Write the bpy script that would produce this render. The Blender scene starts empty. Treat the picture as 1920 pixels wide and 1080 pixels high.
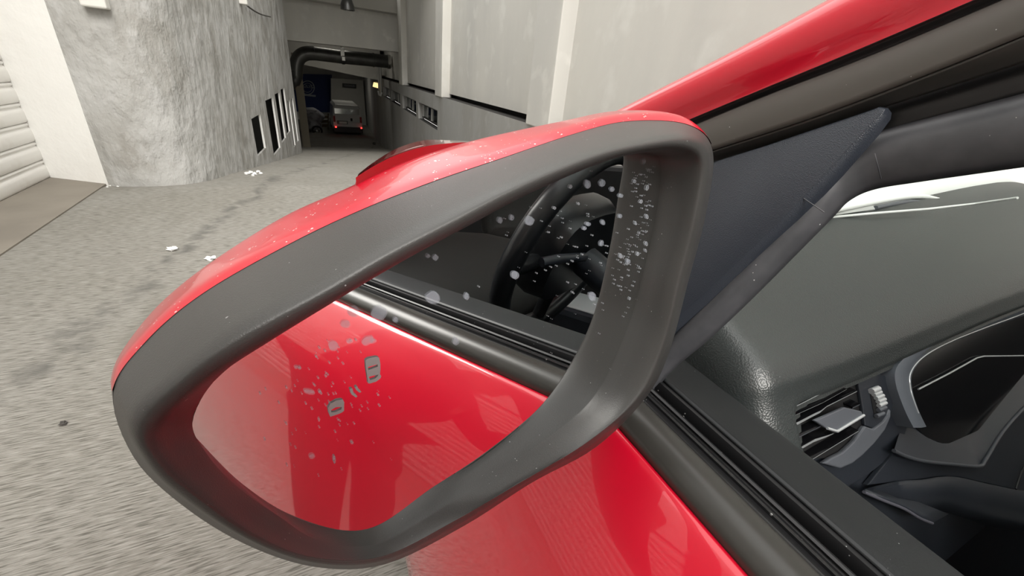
import bpy, bmesh, math, random
from mathutils import Vector, Matrix, noise

random.seed(7)
S = bpy.context.scene
COL = S.collection
PI = math.pi

# ------------------------------------------------------------------ camera
# World: X = car's right, Y = car's forward, Z = up, metres, origin at the phone (1.13 m above the ground).
F_PX = 767.0
def nrm(v): return Vector(v).normalized()
UP = nrm((160, 1520, 767))
FW = Vector((-410, 430, -767)); FW = (FW - UP * FW.dot(UP)).normalized()
RT = FW.cross(UP)
ROT = Matrix((RT, FW, UP))            # camera axes -> world axes
cam = bpy.data.cameras.new('camera')
cam.sensor_width = 36.0
cam.lens = F_PX / 1920 * 36.0
cam.clip_start = 0.005; cam.clip_end = 400
camo = bpy.data.objects.new('camera', cam); COL.objects.link(camo)
camo.matrix_world = ROT.to_4x4()
S.camera = camo

def ray(px, py): return ROT @ Vector((px - 960, 540 - py, -F_PX))
def on_plane(px, py, n, d):
    r = ray(px, py); n = Vector(n)
    return r * (d / r.dot(n))

# ------------------------------------------------------------------ world light and exposure
S.view_settings.view_transform = 'Standard'
S.view_settings.look = 'None'
S.view_settings.gamma = 1.0
S.view_settings.use_curve_mapping = False
S.view_settings.exposure = 0.6

w = bpy.data.worlds.new('overcast sky'); S.world = w; w.use_nodes = True
nt = w.node_tree; nt.nodes.clear()
tc = nt.nodes.new('ShaderNodeTexCoord'); sp = nt.nodes.new('ShaderNodeSeparateXYZ')
rp = nt.nodes.new('ShaderNodeValToRGB'); bg = nt.nodes.new('ShaderNodeBackground'); ow = nt.nodes.new('ShaderNodeOutputWorld')
nt.links.new(tc.outputs['Generated'], sp.inputs[0]); nt.links.new(sp.outputs['Z'], rp.inputs[0])
rp.color_ramp.elements[0].position = 0.0; rp.color_ramp.elements[0].color = (0.97, 0.955, 0.92, 1)
rp.color_ramp.elements[1].position = 0.8; rp.color_ramp.elements[1].color = (1.0, 0.99, 0.96, 1)
bg.inputs['Strength'].default_value = 1.5
nt.links.new(rp.outputs[0], bg.inputs[0]); nt.links.new(bg.outputs[0], ow.inputs[0])

sun = bpy.data.lights.new('veiled_sun', 'SUN'); sun.energy = 2.2; sun.angle = math.radians(28); sun.color = (1.0, 0.96, 0.9)
suno = bpy.data.objects.new('veiled_sun', sun); COL.objects.link(suno)
suno.rotation_euler = Vector((0.04, 1.0, -0.9)).to_track_quat('-Z', 'Y').to_euler()

# ------------------------------------------------------------------ materials
MATS = {}
def nodes(m): return m.node_tree.nodes, m.node_tree.links
def mat(name, col, rough=0.5, metal=0.0, coat=0.0, spec=0.5, bump=None, vary=None, emit=None, coat_rough=0.03, specks=None):
    """principled material; bump=(kind,scale,strength,dist[,stretch]); vary=(scale,col2,lo,hi[,stretch]); specks=(scale,thr,col)"""
    m = bpy.data.materials.new(name); m.use_nodes = True
    N, L = nodes(m); b = N['Principled BSDF']
    b.inputs['Base Color'].default_value = (*col, 1); b.inputs['Roughness'].default_value = rough
    b.inputs['Metallic'].default_value = metal; b.inputs['Coat Weight'].default_value = coat
    b.inputs['Coat Roughness'].default_value = coat_rough
    b.inputs['Specular IOR Level'].default_value = spec
    if emit:
        b.inputs['Emission Color'].default_value = (*emit[0], 1); b.inputs['Emission Strength'].default_value = emit[1]
    tcn = N.new('ShaderNodeTexCoord')
    def coords(stretch):
        if not stretch: return tcn.outputs['Object']
        mp = N.new('ShaderNodeMapping'); mp.inputs['Scale'].default_value = stretch
        if len(stretch) > 3: pass
        L.new(tcn.outputs['Object'], mp.inputs[0]); return mp.outputs[0]
    colout = None
    if vary:
        vs = vary if isinstance(vary, list) else [vary]
        for v in vs:
            t = N.new('ShaderNodeTexNoise'); t.inputs['Scale'].default_value = v[0]; t.inputs['Detail'].default_value = 6
            L.new(coords(v[4] if len(v) > 4 else None), t.inputs['Vector'])
            r = N.new('ShaderNodeMapRange'); r.inputs[1].default_value = v[2]; r.inputs[2].default_value = v[3]
            L.new(t.outputs['Fac'], r.inputs[0])
            mx = N.new('ShaderNodeMix'); mx.data_type = 'RGBA'
            if colout: L.new(colout, mx.inputs[6])
            else: mx.inputs[6].default_value = (*col, 1)
            mx.inputs[7].default_value = (*v[1], 1)
            L.new(r.outputs[0], mx.inputs[0]); colout = mx.outputs[2]
    if specks:
        vv = N.new('ShaderNodeTexVoronoi'); vv.inputs['Scale'].default_value = specks[0]
        L.new(tcn.outputs['Object'], vv.inputs['Vector'])
        nn = N.new('ShaderNodeTexNoise'); nn.inputs['Scale'].default_value = specks[0] * 0.31
        L.new(tcn.outputs['Object'], nn.inputs['Vector'])
        # size of each fleck changes with the noise, most cells hold none
        mr = N.new('ShaderNodeMapRange'); mr.inputs[1].default_value = 0.52; mr.inputs[2].default_value = 0.8
        mr.inputs[3].default_value = 0.0; mr.inputs[4].default_value = specks[1]
        L.new(nn.outputs['Fac'], mr.inputs[0])
        lt = N.new('ShaderNodeMath'); lt.operation = 'LESS_THAN'
        L.new(vv.outputs['Distance'], lt.inputs[0]); L.new(mr.outputs[0], lt.inputs[1])
        mx = N.new('ShaderNodeMix'); mx.data_type = 'RGBA'
        if colout: L.new(colout, mx.inputs[6])
        else: mx.inputs[6].default_value = (*col, 1)
        mx.inputs[7].default_value = (*specks[2], 1); L.new(lt.outputs[0], mx.inputs[0]); colout = mx.outputs[2]
    if colout: L.new(colout, b.inputs['Base Color'])
    if bump:
        bs = bump if isinstance(bump, list) else [bump]
        prev = None
        for bb in bs:
            kind, sc, st, di = bb[:4]
            if kind == 'noise':
                t = N.new('ShaderNodeTexNoise'); t.inputs['Scale'].default_value = sc; t.inputs['Detail'].default_value = 5; out = t.outputs['Fac']
            elif kind == 'voronoi':
                t = N.new('ShaderNodeTexVoronoi'); t.inputs['Scale'].default_value = sc; out = t.outputs['Distance']
            L.new(coords(bb[4] if len(bb) > 4 else None), t.inputs['Vector'])
            bn = N.new('ShaderNodeBump'); bn.inputs['Strength'].default_value = st; bn.inputs['Distance'].default_value = di
            L.new(out, bn.inputs['Height'])
            if prev: L.new(prev, bn.inputs['Normal'])
            prev = bn.outputs[0]
        L.new(prev, b.inputs['Normal'])
    MATS[name] = m
    return m

RED = mat('red_car_paint', (0.68, 0.001, 0.024), 0.35, 0.0, 1.0, 0.5)
RED_DUSTY = mat('red_mirror_cap_paint', (0.56, 0.001, 0.02), 0.3, 0.0, 0.5, 0.5, specks=(700, 0.5, (0.75, 0.6, 0.58)))
HOUS = mat('black_grained_plastic', (0.052, 0.051, 0.049), 0.4, spec=0.55, bump=('noise', 2600, 0.25, 0.0004), specks=(420, 0.2, (0.35, 0.35, 0.35)))
SAIL = mat('black_leather_grain_plastic', (0.026, 0.031, 0.042), 0.38, bump=('voronoi', 1900, 0.35, 0.0004))
TRIM = mat('satin_black_trim', (0.042, 0.04, 0.036), 0.34, bump=('noise', 900, 0.05, 0.0003))
PILLAR = mat('grey_black_pillar_trim', (0.075, 0.068, 0.06), 0.5, specks=(300, 0.2, (0.5, 0.5, 0.5)))
RUB = mat('black_rubber', (0.012, 0.012, 0.013), 0.38, specks=(260, 0.25, (0.4, 0.4, 0.4)))
RUBG = mat('grey_rubber_seal', (0.055, 0.056, 0.062), 0.4, vary=(60, (0.08, 0.08, 0.088), 0.4, 0.7), specks=(230, 0.22, (0.5, 0.5, 0.5)))
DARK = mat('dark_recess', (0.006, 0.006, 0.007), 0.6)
CARD = mat('black_door_card', (0.028, 0.03, 0.032), 0.5, bump=('noise', 1500, 0.15, 0.0005), specks=(200, 0.12, (0.5, 0.5, 0.5)))
DASH = mat('dark_grey_dashboard_skin', (0.04, 0.046, 0.046), 0.36, spec=0.9, bump=('voronoi', 800, 0.3, 0.0008), specks=(90, 0.05, (0.5, 0.5, 0.5)))
FASC = mat('black_fascia_plastic', (0.022, 0.026, 0.034), 0.4, bump=('noise', 1500, 0.1, 0.0004))
GLOSSB = mat('gloss_black_plastic', (0.005, 0.005, 0.006), 0.12)
SILV = mat('satin_silver_plastic', (0.75, 0.78, 0.8), 0.35, 0.5)
GREYB = mat('grey_bezel_plastic', (0.13, 0.14, 0.16), 0.35, 0.2)
BEZL = mat('pale_binnacle_plastic', (0.13, 0.145, 0.17), 0.33)
STRIPL = mat('light_grey_woven_trim', (0.88, 0.9, 0.88), 0.9, bump=('noise', 1400, 0.4, 0.0006))
SEAT = mat('dark_seat_fabric', (0.03, 0.03, 0.029), 0.8, bump=('noise', 700, 0.2, 0.001))
MIRR = mat('mirror_silvering', (0.93, 0.94, 0.94), 0.0, 1.0)
SPOT = mat('dried_water_spot', (0.32, 0.34, 0.36), 0.8)
ICON = mat('etched_grey_symbol', (0.32, 0.31, 0.31), 0.5)
LENS = mat('red_side_lamp_lens', (0.25, 0.004, 0.008), 0.12, 0.0, 1.0)
WALLG = mat('grey_trowelled_plaster', (0.36, 0.353, 0.332), 0.9,
            vary=[(1.5, (0.47, 0.468, 0.455), 0.42, 0.6), (2.6, (0.26, 0.247, 0.22), 0.55, 0.75, (1, 1, 0.5)), (9, (0.48, 0.478, 0.468), 0.5, 0.72, (1, 1, 0.45))],
            bump=[('noise', 4.5, 0.9, 0.09, (1, 1, 0.55)), ('noise', 13, 0.5, 0.025, (1, 1, 0.6)), ('noise', 60, 0.3, 0.008)])
WHITEW = mat('white_painted_plaster', (0.9, 0.895, 0.87), 0.85, vary=(2.0, (0.85, 0.84, 0.81), 0.5, 0.72), bump=[('noise', 6, 0.35, 0.02), ('noise', 45, 0.2, 0.006)])
CREAMW = mat('cream_painted_concrete', (0.76, 0.745, 0.70), 0.85, vary=[(0.7, (0.66, 0.65, 0.62), 0.45, 0.65, (1, 1, 0.3)), (3.0, (0.8, 0.79, 0.75), 0.55, 0.7)], bump=('noise', 14, 0.15, 0.01))
LOWW = mat('grey_lower_wall_concrete', (0.42, 0.42, 0.41), 0.85, vary=[(1.0, (0.36, 0.35, 0.33), 0.45, 0.65, (1, 1, 0.25)), (5, (0.46, 0.46, 0.45), 0.55, 0.75)], bump=('noise', 20, 0.2, 0.01))
CEIL = mat('ceiling_concrete', (0.5, 0.49, 0.46), 0.9, bump=('noise', 8, 0.1, 0.01))
SHUT = mat('white_shutter_enamel', (0.80, 0.79, 0.76), 0.4, vary=(6, (0.72, 0.70, 0.66), 0.55, 0.75))
DUCT = mat('dull_galvanised_duct', (0.16, 0.16, 0.155), 0.33, 0.75, vary=(2, (0.11, 0.11, 0.11), 0.45, 0.6))
STEEL = mat('bright_steel', (0.6, 0.6, 0.58), 0.25, 0.9)
PVC = mat('grey_pvc_pipe', (0.5, 0.5, 0.48), 0.5)
FRAMEW = mat('pale_window_frame', (0.7, 0.7, 0.69), 0.5)
PANE = mat('dark_window_glass', (0.03, 0.035, 0.035), 0.04, 0.0, 0.0, 0.8)
BLUE = mat('navy_banner_cloth', (0.015, 0.035, 0.15), 0.6, bump=('noise', 3, 0.3, 0.05))
PALEINK = mat('pale_grey_print', (0.42, 0.45, 0.5), 0.6)
SIGNB = mat('black_sign_board', (0.01, 0.01, 0.012), 0.4)
VANW = mat('white_van_enamel', (0.66, 0.66, 0.63), 0.3, 0.0, 0.5)
VANG = mat('van_rear_glass', (0.85, 0.87, 0.86), 0.08, 0.85, 0.0, 0.8)  # pale metal colour stands for the bright sky mirrored in the glass
TAIL = mat('lit_tail_lamp', (0.5, 0.01, 0.01), 0.3, emit=((1.0, 0.05, 0.04), 1.6))
TAILD = mat('red_tail_lamp', (0.3, 0.01, 0.01), 0.25)
PLATE = mat('pale_number_plate', (0.85, 0.85, 0.78), 0.5)
TYRE = mat('tyre_rubber', (0.015, 0.015, 0.015), 0.8)
WRAP = mat('grey_crumpled_sheet', (0.38, 0.38, 0.41), 0.55, vary=(4, (0.2, 0.2, 0.22), 0.45, 0.6), bump=('noise', 9, 0.5, 0.05))
WOOD = mat('brown_rough_wood', (0.16, 0.11, 0.06), 0.8, vary=(3, (0.1, 0.07, 0.04), 0.4, 0.6, (1, 1, 9)))
WARM = mat('warm_lit_window', (0.8, 0.6, 0.3), 0.5, emit=((1.0, 0.72, 0.32), 0.9))
PAPER = mat('white_paper_scrap', (0.88, 0.88, 0.86), 0.8)
STONE = mat('dark_pebble', (0.06, 0.055, 0.05), 0.8)
WIRE = mat('dark_cable', (0.06, 0.055, 0.05), 0.6)
BOXW = mat('white_plastic_box', (0.75, 0.74, 0.7), 0.5)

def floor_material():
    m = mat('brushed_concrete', (0.31, 0.295, 0.26), 0.85)
    N, L = nodes(m); b = N['Principled BSDF']
    t = N.new('ShaderNodeTexCoord')
    def nz(sc, stretch, detail=5, rot=0.0):
        mp = N.new('ShaderNodeMapping'); mp.inputs['Scale'].default_value = stretch; mp.inputs['Rotation'].default_value = (0, 0, rot)
        L.new(t.outputs['Object'], mp.inputs[0])
        n = N.new('ShaderNodeTexNoise'); n.inputs['Scale'].default_value = sc; n.inputs['Detail'].default_value = detail
        L.new(mp.outputs[0], n.inputs['Vector']); return n.outputs['Fac']
    def rng(o, a, bb, c=0.0, d=1.0):
        r = N.new('ShaderNodeMapRange'); r.inputs[1].default_value = a; r.inputs[2].default_value = bb; r.inputs[3].default_value = c; r.inputs[4].default_value = d
        L.new(o, r.inputs[0]); return r.outputs[0]
    def mix(f, a, c2):
        x = N.new('ShaderNodeMix'); x.data_type = 'RGBA'; L.new(f, x.inputs[0])
        if isinstance(a, tuple): x.inputs[6].default_value = (*a, 1)
        else: L.new(a, x.inputs[6])
        x.inputs[7].default_value = (*c2, 1); return x.outputs[2]
    ridges = nz(230, (0.085, 1.0, 1.0), 4, -0.05)            # broom lines across the ramp
    c = mix(rng(nz(1.1, (1, 1, 1)), 0.4, 0.68), (0.225, 0.214, 0.187), (0.265, 0.255, 0.23))
    c = mix(rng(ridges, 0.52, 0.66), c, (0.33, 0.318, 0.29))
    c = mix(rng(ridges, 0.48, 0.36), c, (0.125, 0.118, 0.102))
    c = mix(rng(nz(2.4, (1, 0.4, 1)), 0.6, 0.78, 0, 0.7), c, (0.155, 0.145, 0.122))
    # tyre-dirt streak down the middle of the lane
    sx = N.new('ShaderNodeSeparateXYZ'); L.new(t.outputs['Object'], sx.inputs[0])
    wv = nz(2.2, (1, 1, 1), 6)
    a1 = N.new('ShaderNodeMath'); a1.operation = 'MULTIPLY_ADD'; a1.inputs[1].default_value = -0.20; L.new(sx.outputs['Y'], a1.inputs[0]); L.new(sx.outputs['X'], a1.inputs[2])
    a2 = N.new('ShaderNodeMath'); a2.operation = 'MULTIPLY_ADD'; a2.inputs[1].default_value = 0.5; L.new(wv, a2.inputs[0]); L.new(a1.outputs[0], a2.inputs[2])
    ab = N.new('ShaderNodeMath'); ab.operation = 'ADD'; ab.inputs[1].default_value = 1.10; L.new(a2.outputs[0], ab.inputs[0])
    ac = N.new('ShaderNodeMath'); ac.operation = 'ABSOLUTE'; L.new(ab.outputs[0], ac.inputs[0])
    st = rng(ac.outputs[0], 0.09, 0.0, 0.0, 0.75)
    br = N.new('ShaderNodeMath'); br.operation = 'MULTIPLY'; L.new(st, br.inputs[0]); L.new(rng(nz(9, (1, 1, 1)), 0.4, 0.6), br.inputs[1])
    c = mix(br.outputs[0], c, (0.09, 0.087, 0.08))
    L.new(c, b.inputs['Base Color'])
    bn = N.new('ShaderNodeBump'); bn.inputs['Strength'].default_value = 0.8; bn.inputs['Distance'].default_value = 0.004
    L.new(ridges, bn.inputs['Height'])
    bn2 = N.new('ShaderNodeBump'); bn2.inputs['Strength'].default_value = 0.35; bn2.inputs['Distance'].default_value = 0.004
    L.new(nz(140, (0.4, 1, 1)), bn2.inputs['Height']); L.new(bn.outputs[0], bn2.inputs['Normal']); L.new(bn2.outputs[0], b.inputs['Normal'])
    return m
FLOOR = floor_material()
APRON = mat('smooth_brown_concrete', (0.24, 0.215, 0.18), 0.8, vary=(2.5, (0.20, 0.178, 0.15), 0.4, 0.65), bump=('noise', 30, 0.2, 0.004))

def glass_material(name, tint=(0.92, 0.95, 0.94), refl=0.09):
    m = bpy.data.materials.new(name); m.use_nodes = True
    N, L = nodes(m); N.clear()
    o = N.new('ShaderNodeOutputMaterial'); x = N.new('ShaderNodeMixShader'); a = N.new('ShaderNodeBsdfTransparent'); g = N.new('ShaderNodeBsdfGlossy')
    a.inputs[0].default_value = (*tint, 1); g.inputs['Roughness'].default_value = 0.0
    x.inputs[0].default_value = refl
    L.new(a.outputs[0], x.inputs[1]); L.new(g.outputs[0], x.inputs[2]); L.new(x.outputs[0], o.inputs[0])
    return m
GLASS = glass_material('windscreen_glass')
CLEAR = glass_material('clear_lamp_lens', (0.9, 0.9, 0.9), 0.25)
def film_material():
    m = bpy.data.materials.new('chalky_water_mark'); m.use_nodes = True
    N, L = nodes(m); N.clear()
    o = N.new('ShaderNodeOutputMaterial'); x = N.new('ShaderNodeMixShader'); a = N.new('ShaderNodeBsdfTransparent'); g = N.new('ShaderNodeBsdfDiffuse')
    g.inputs[0].default_value = (0.55, 0.6, 0.68, 1); x.inputs[0].default_value = 0.3
    L.new(a.outputs[0], x.inputs[1]); L.new(g.outputs[0], x.inputs[2]); L.new(x.outputs[0], o.inputs[0]); return m
FILM = film_material()

# ------------------------------------------------------------------ object helpers
def origin_of(p):
    m = Matrix.Identity(4)
    while p is not None:
        m = p.matrix_basis @ m if p.parent is None else p.matrix_parent_inverse @ p.matrix_basis @ m
        p = p.parent
    return m
def obj(name, verts, faces, material, parent=None, smooth=True, bevel=0.0, seg=2, solid=0.0, sub=0, auto=None, midx=None, off=-1.0):
    me = bpy.data.meshes.new(name)
    me.from_pydata([tuple(v) for v in verts], [], faces)
    ms = material if isinstance(material, list) else [material]
    for q in ms: me.materials.append(q)
    if midx:
        for p, i in zip(me.polygons, midx): p.material_index = i
    bm = bmesh.new(); bm.from_mesh(me); bmesh.ops.remove_doubles(bm, verts=bm.verts, dist=1e-7); bmesh.ops.recalc_face_normals(bm, faces=bm.faces); bm.to_mesh(me); bm.free()
    for p in me.polygons: p.use_smooth = smooth
    o = bpy.data.objects.new(name, me); COL.objects.link(o)
    if smooth and auto:
        me.set_sharp_from_angle(angle=math.radians(auto))
    if solid:
        s = o.modifiers.new('solid', 'SOLIDIFY'); s.thickness = solid; s.offset = off
    if bevel:
        b = o.modifiers.new('bevel', 'BEVEL'); b.width = bevel; b.segments = seg; b.limit_method = 'ANGLE'; b.angle_limit = math.radians(40)
    if sub:
        s = o.modifiers.new('sub', 'SUBSURF'); s.levels = sub; s.render_levels = sub
    if parent is not None:
        o.parent = parent; o.matrix_parent_inverse = origin_of(parent).inverted()
    return o
def empty(name, loc, label, cat, group=None):
    o = bpy.data.objects.new(name, None); COL.objects.link(o); o.location = loc; o.empty_display_size = 0.1
    o['label'] = label; o['category'] = cat
    if group: o['group'] = group
    return o
def tag(o, label, cat, group=None):
    o['label'] = label; o['category'] = cat
    if group: o['group'] = group
    return o
def struct(o): o['kind'] = 'structure'; return o

def box_vf(a, b):
    x0, y0, z0 = a; x1, y1, z1 = b
    v = [(x0, y0, z0), (x1, y0, z0), (x1, y1, z0), (x0, y1, z0), (x0, y0, z1), (x1, y0, z1), (x1, y1, z1), (x0, y1, z1)]
    f = [(0, 3, 2, 1), (4, 5, 6, 7), (0, 1, 5, 4), (1, 2, 6, 5), (2, 3, 7, 6), (3, 0, 4, 7)]
    return v, f
def box(name, a, b, m, parent=None, bevel=0.0, seg=2):
    v, f = box_vf(a, b); return obj(name, v, f, m, parent, smooth=False, bevel=bevel, seg=seg)
def oriented_box(name, c, ax, ay, az, m, parent=None, bevel=0.0):
    """centre and three half-axis vectors"""
    c, ax, ay, az = map(Vector, (c, ax, ay, az)); v = []
    for k in (-1, 1):
        for (i, j) in ((-1, -1), (1, -1), (1, 1), (-1, 1)): v.append(c + ax * i + ay * j + az * k)
    f = [(0, 3, 2, 1), (4, 5, 6, 7), (0, 1, 5, 4), (1, 2, 6, 5), (2, 3, 7, 6), (3, 0, 4, 7)]
    return obj(name, v, f, m, parent, smooth=False, bevel=bevel)
def cat(pts, n, closed=False):
    """Catmull-Rom through tuples of any length; n samples per span"""
    P = [Vector(p) for p in pts]; N = len(P); out = []
    spans = N if closed else N - 1
    for i in range(spans):
        if closed: a, b, c, d = P[(i - 1) % N], P[i], P[(i + 1) % N], P[(i + 2) % N]
        else: a, b, c, d = P[max(i - 1, 0)], P[i], P[i + 1], P[min(i + 2, N - 1)]
        for k in range(n):
            t = k / n
            out.append(0.5 * ((2 * b) + (c - a) * t + (2 * a - 5 * b + 4 * c - d) * t * t + (3 * b - a - 3 * c + d) * t ** 3))
    if not closed: out.append(P[-1].copy())
    return out
def loft_vf(rings, closed=True, cap0=False, cap1=False, seg=None):
    n = len(rings[0]); v = [p for r in rings for p in r]; f = []
    m = n if closed else n - 1
    for i in range(len(rings) - 1):
        for j in (range(m) if seg is None else seg):
            a, b = i * n + j, i * n + (j + 1) % n
            f.append((a, b, b + n, a + n))
    if cap0: f.append(tuple(range(n))[::-1])
    if cap1: f.append(tuple(range((len(rings) - 1) * n, len(rings) * n)))
    return v, f
def loft(name, rings, m, parent=None, closed=True, cap0=False, cap1=False, **k):
    v, f = loft_vf(rings, closed, cap0, cap1); return obj(name, v, f, m, parent, **k)
def tube_rings(path, rad, n=12):
    path = [Vector(p) for p in path]; rings = []
    up = Vector((0.13, 0.31, 0.94))
    for i, p in enumerate(path):
        d = (path[min(i + 1, len(path) - 1)] - path[max(i - 1, 0)]).normalized()
        a = d.cross(up).normalized(); b = a.cross(d)
        r = rad[i] if isinstance(rad, (list, tuple)) else rad
        rings.append([p + (a * math.cos(2 * PI * k / n) + b * math.sin(2 * PI * k / n)) * r for k in range(n)])
    return rings
def tube(name, path, rad, m, parent=None, n=12, caps=True, **k):
    return loft(name, tube_rings(path, rad, n), m, parent, True, caps, caps, auto=50, **k)
def extrude_y(name, prof, y0, y1, m, parent=None, closed=False, ny=1, warp=None, **k):
    rings = []
    for i in range(ny + 1):
        y = y0 + (y1 - y0) * i / ny
        rings.append([Vector((x, y, z)) if warp is None else warp(x, y, z) for x, z in prof])
    return loft(name, rings, m, parent, closed, **k)
def slab(name, pts, thick, m, parent=None, bevel=0.0, smooth=False):
    """polygon of 3-D points thickened along the given vector"""
    n = len(pts); t = Vector(thick); v = list(pts) + [p + t for p in pts]
    f = [tuple(range(n)), tuple(range(2 * n - 1, n - 1, -1))] + [(i, (i + 1) % n, n + (i + 1) % n, n + i) for i in range(n)]
    return obj(name, v, f, m, parent, smooth=smooth, bevel=bevel)
def lathe(name, c, prof, m, parent=None, n=20, axis='Z'):
    c = Vector(c); rings = []
    for r, h in prof:
        ring = []
        for k in range(n):
            a = 2 * PI * k / n
            if axis == 'Z': ring.append(c + Vector((r * math.cos(a), r * math.sin(a), h)))
            else: ring.append(c + Vector((r * math.cos(a), h, r * math.sin(a))))
        rings.append(ring)
    return loft(name, rings, m, parent, True, True, True, auto=40)

# ------------------------------------------------------------------ the ramp: floor, walls, roof
K = 0.066                                        # the ramp axis runs 3.8 degrees to the right of the car
GZ = -1.13
def floor_z(y):
    pts = [(-60, GZ), (4.6, GZ), (5.6, GZ - 0.10), (21.0, -3.42), (22.5, -3.56), (28, -3.75), (60, -3.95)]
    for (a, za), (b, zb) in zip(pts, pts[1:]):
        if y <= b: return za + (zb - za) * (y - a) / (b - a)
    return pts[-1][1]
ys = [-30, -12, -6, -3, 0, 2, 3, 4, 4.6, 4.9, 5.2, 5.6, 6, 7, 9, 12, 16, 20, 21, 21.7, 22.5, 25, 28, 34, 45]
v = []; f = []
for y in ys:
    v += [(-1.62 if y < 5.5 else -1.4 + 0.03 * y, y, floor_z(y)), (4.6 + K * y if y > 0 else 4.6, y, floor_z(y))]
for i in range(len(ys) - 1): f.append((2 * i, 2 * i + 1, 2 * i + 3, 2 * i + 2))
struct(obj('floor', v, f, FLOOR, smooth=False))
box('trim_1', (-2.2, -30, GZ - 0.08), (-1.596, 5.2, GZ + 0.009), APRON)['kind'] = 'structure'

# left side: the shuttered wall beside the car, its white end face, then the grey wall curving into the ramp
struct(obj('wall_left', *(lambda a: (a[0], a[1]))(box_vf((-2.6, -30, GZ - 0.1), (-2.12, -4.5, 4.5))), WHITEW, smooth=False))
box('wall_shutter_head', (-2.6, -4.5, 2.25), (-2.125, 5.0, 4.5), WHITEW)['kind'] = 'structure'
shut = empty('roller_shutter', (-2.05, 0.3, GZ), 'white ribbed metal roller shutter closing the opening left of the car', 'shutter')
sl_prof = [(-2.050, 0.0), (-2.038, 0.006), (-2.032, 0.02), (-2.030, 0.05), (-2.031, 0.08), (-2.035, 0.105), (-2.046, 0.116), (-2.047, 0.122), (-2.037, 0.128), (-2.036, 0.14), (-2.046, 0.148), (-2.075, 0.15), (-2.085, 0.07)]
box('guide_rail', (-2.10, 4.962, GZ), (-2.035, 4.975, 2.2), SHUT, shut, 0.003)
box('wall_behind_shutter', (-2.3, -4.5, GZ - 0.1), (-2.12, 5.3, 2.3), DARK)['kind'] = 'structure'
base_slat = None
for i in range(22):
    if base_slat is None:
        base_slat = extrude_y('slat', sl_prof, -4.5, 4.96, SHUT, shut, closed=True, cap0=True, cap1=True, auto=60)
        base_slat.location = (0, 0, GZ + 0.005)
    else:
        s = base_slat.copy(); COL.objects.link(s); s.parent = shut; s.matrix_parent_inverse = base_slat.matrix_parent_inverse
        s.location = (0, 0, GZ + 0.005 + 0.15 * i)
slab('wall_white_end', [Vector((-2.12, 5.01, GZ - 0.1)), Vector((-1.58, 4.70, GZ - 0.1)), Vector((-1.58, 4.70, 4.5)), Vector((-2.12, 5.01, 4.5))], (0.2, 0.32, 0), WHITEW)['kind'] = 'structure'

plan_c = [(-1.58, 4.702), (-1.42, 4.66), (-1.2, 4.68), (-0.98, 4.86), (-0.84, 5.3), (-0.70, 6.3), (-0.57, 7.6), (-0.41, 9.2), (-0.25, 11.0), (-0.08, 12.75)]
plan = cat(plan_c, 12)
def wall_y_for(ratio):
    best = min(plan, key=lambda p: abs(p[0] / p[1] - ratio)); return best
slots = [(7.05, 7.75, -1.30, -0.80), (8.35, 9.15, -1.52, -0.655), (9.45, 10.1, -1.48, -0.62), (10.35, 10.95, -1.46, -0.585), (11.25, 11.6, -1.86, -0.86), (11.95, 12.3, -1.86, -0.86)]
cols = [(p[0], p[1]) for p in plan]
def interp_plan(y):
    for a, b in zip(plan[40:], plan[41:]):
        if a[1] <= y <= b[1]:
            t = (y - a[1]) / (b[1] - a[1]); return (a[0] + (b[0] - a[0]) * t, y)
for s in slots:
    for y in s[:2]: cols.append(interp_plan(y))
head = [c for c in cols if c[1] < 6.3 and c[0] < -0.69]; tail = sorted([c for c in cols if c not in head], key=lambda c: c[1])
cols = head + tail
v = []; f = []; mi = []
def q(a, b, c, d, m=0):
    n = len(v); v.extend([a, b, c, d]); f.append((n, n + 1, n + 2, n + 3)); mi.append(m)
TOPZ = 4.5
for a, b in zip(cols, cols[1:]):
    A = Vector((a[0], a[1], 0)); B = Vector((b[0], b[1], 0)); mid = (a[1] + b[1]) / 2
    za, zb = floor_z(a[1]) - 0.15, floor_z(b[1]) - 0.15
    Z = Vector((0, 0, 1))
    hole = next((s for s in slots if s[0] - 1e-6 <= a[1] and b[1] <= s[1] + 1e-6), None)
    zs = [None, TOPZ] if not hole else [None, hole[2], hole[3], TOPZ]
    def pt(P, z, zf): return P + Z * (zf if z is None else z)
    for k in range(len(zs) - 1):
        if hole and k == 1: continue
        q(pt(A, zs[k], za), pt(B, zs[k], zb), pt(B, zs[k + 1], zb), pt(A, zs[k + 1], za))
    if hole:
        N_ = Vector((-0.028, 0.003, 0)); lo, hi = hole[2], hole[3]
        q(A + Z * lo, B + Z * lo, B + N_ + Z * lo, A + N_ + Z * lo, 0); q(A + Z * hi, B + Z * hi, B + N_ + Z * hi, A + N_ + Z * hi, 0)
        if abs(a[1] - hole[0]) < 1e-5: q(A + Z * lo, A + N_ + Z * lo, A + N_ + Z * hi, A + Z * hi, 0)
        if abs(b[1] - hole[1]) < 1e-5: q(B + Z * lo, B + N_ + Z * lo, B + N_ + Z * hi, B + Z * hi, 2)  # far reveal coloured white to stand for the light falling on it
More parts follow.
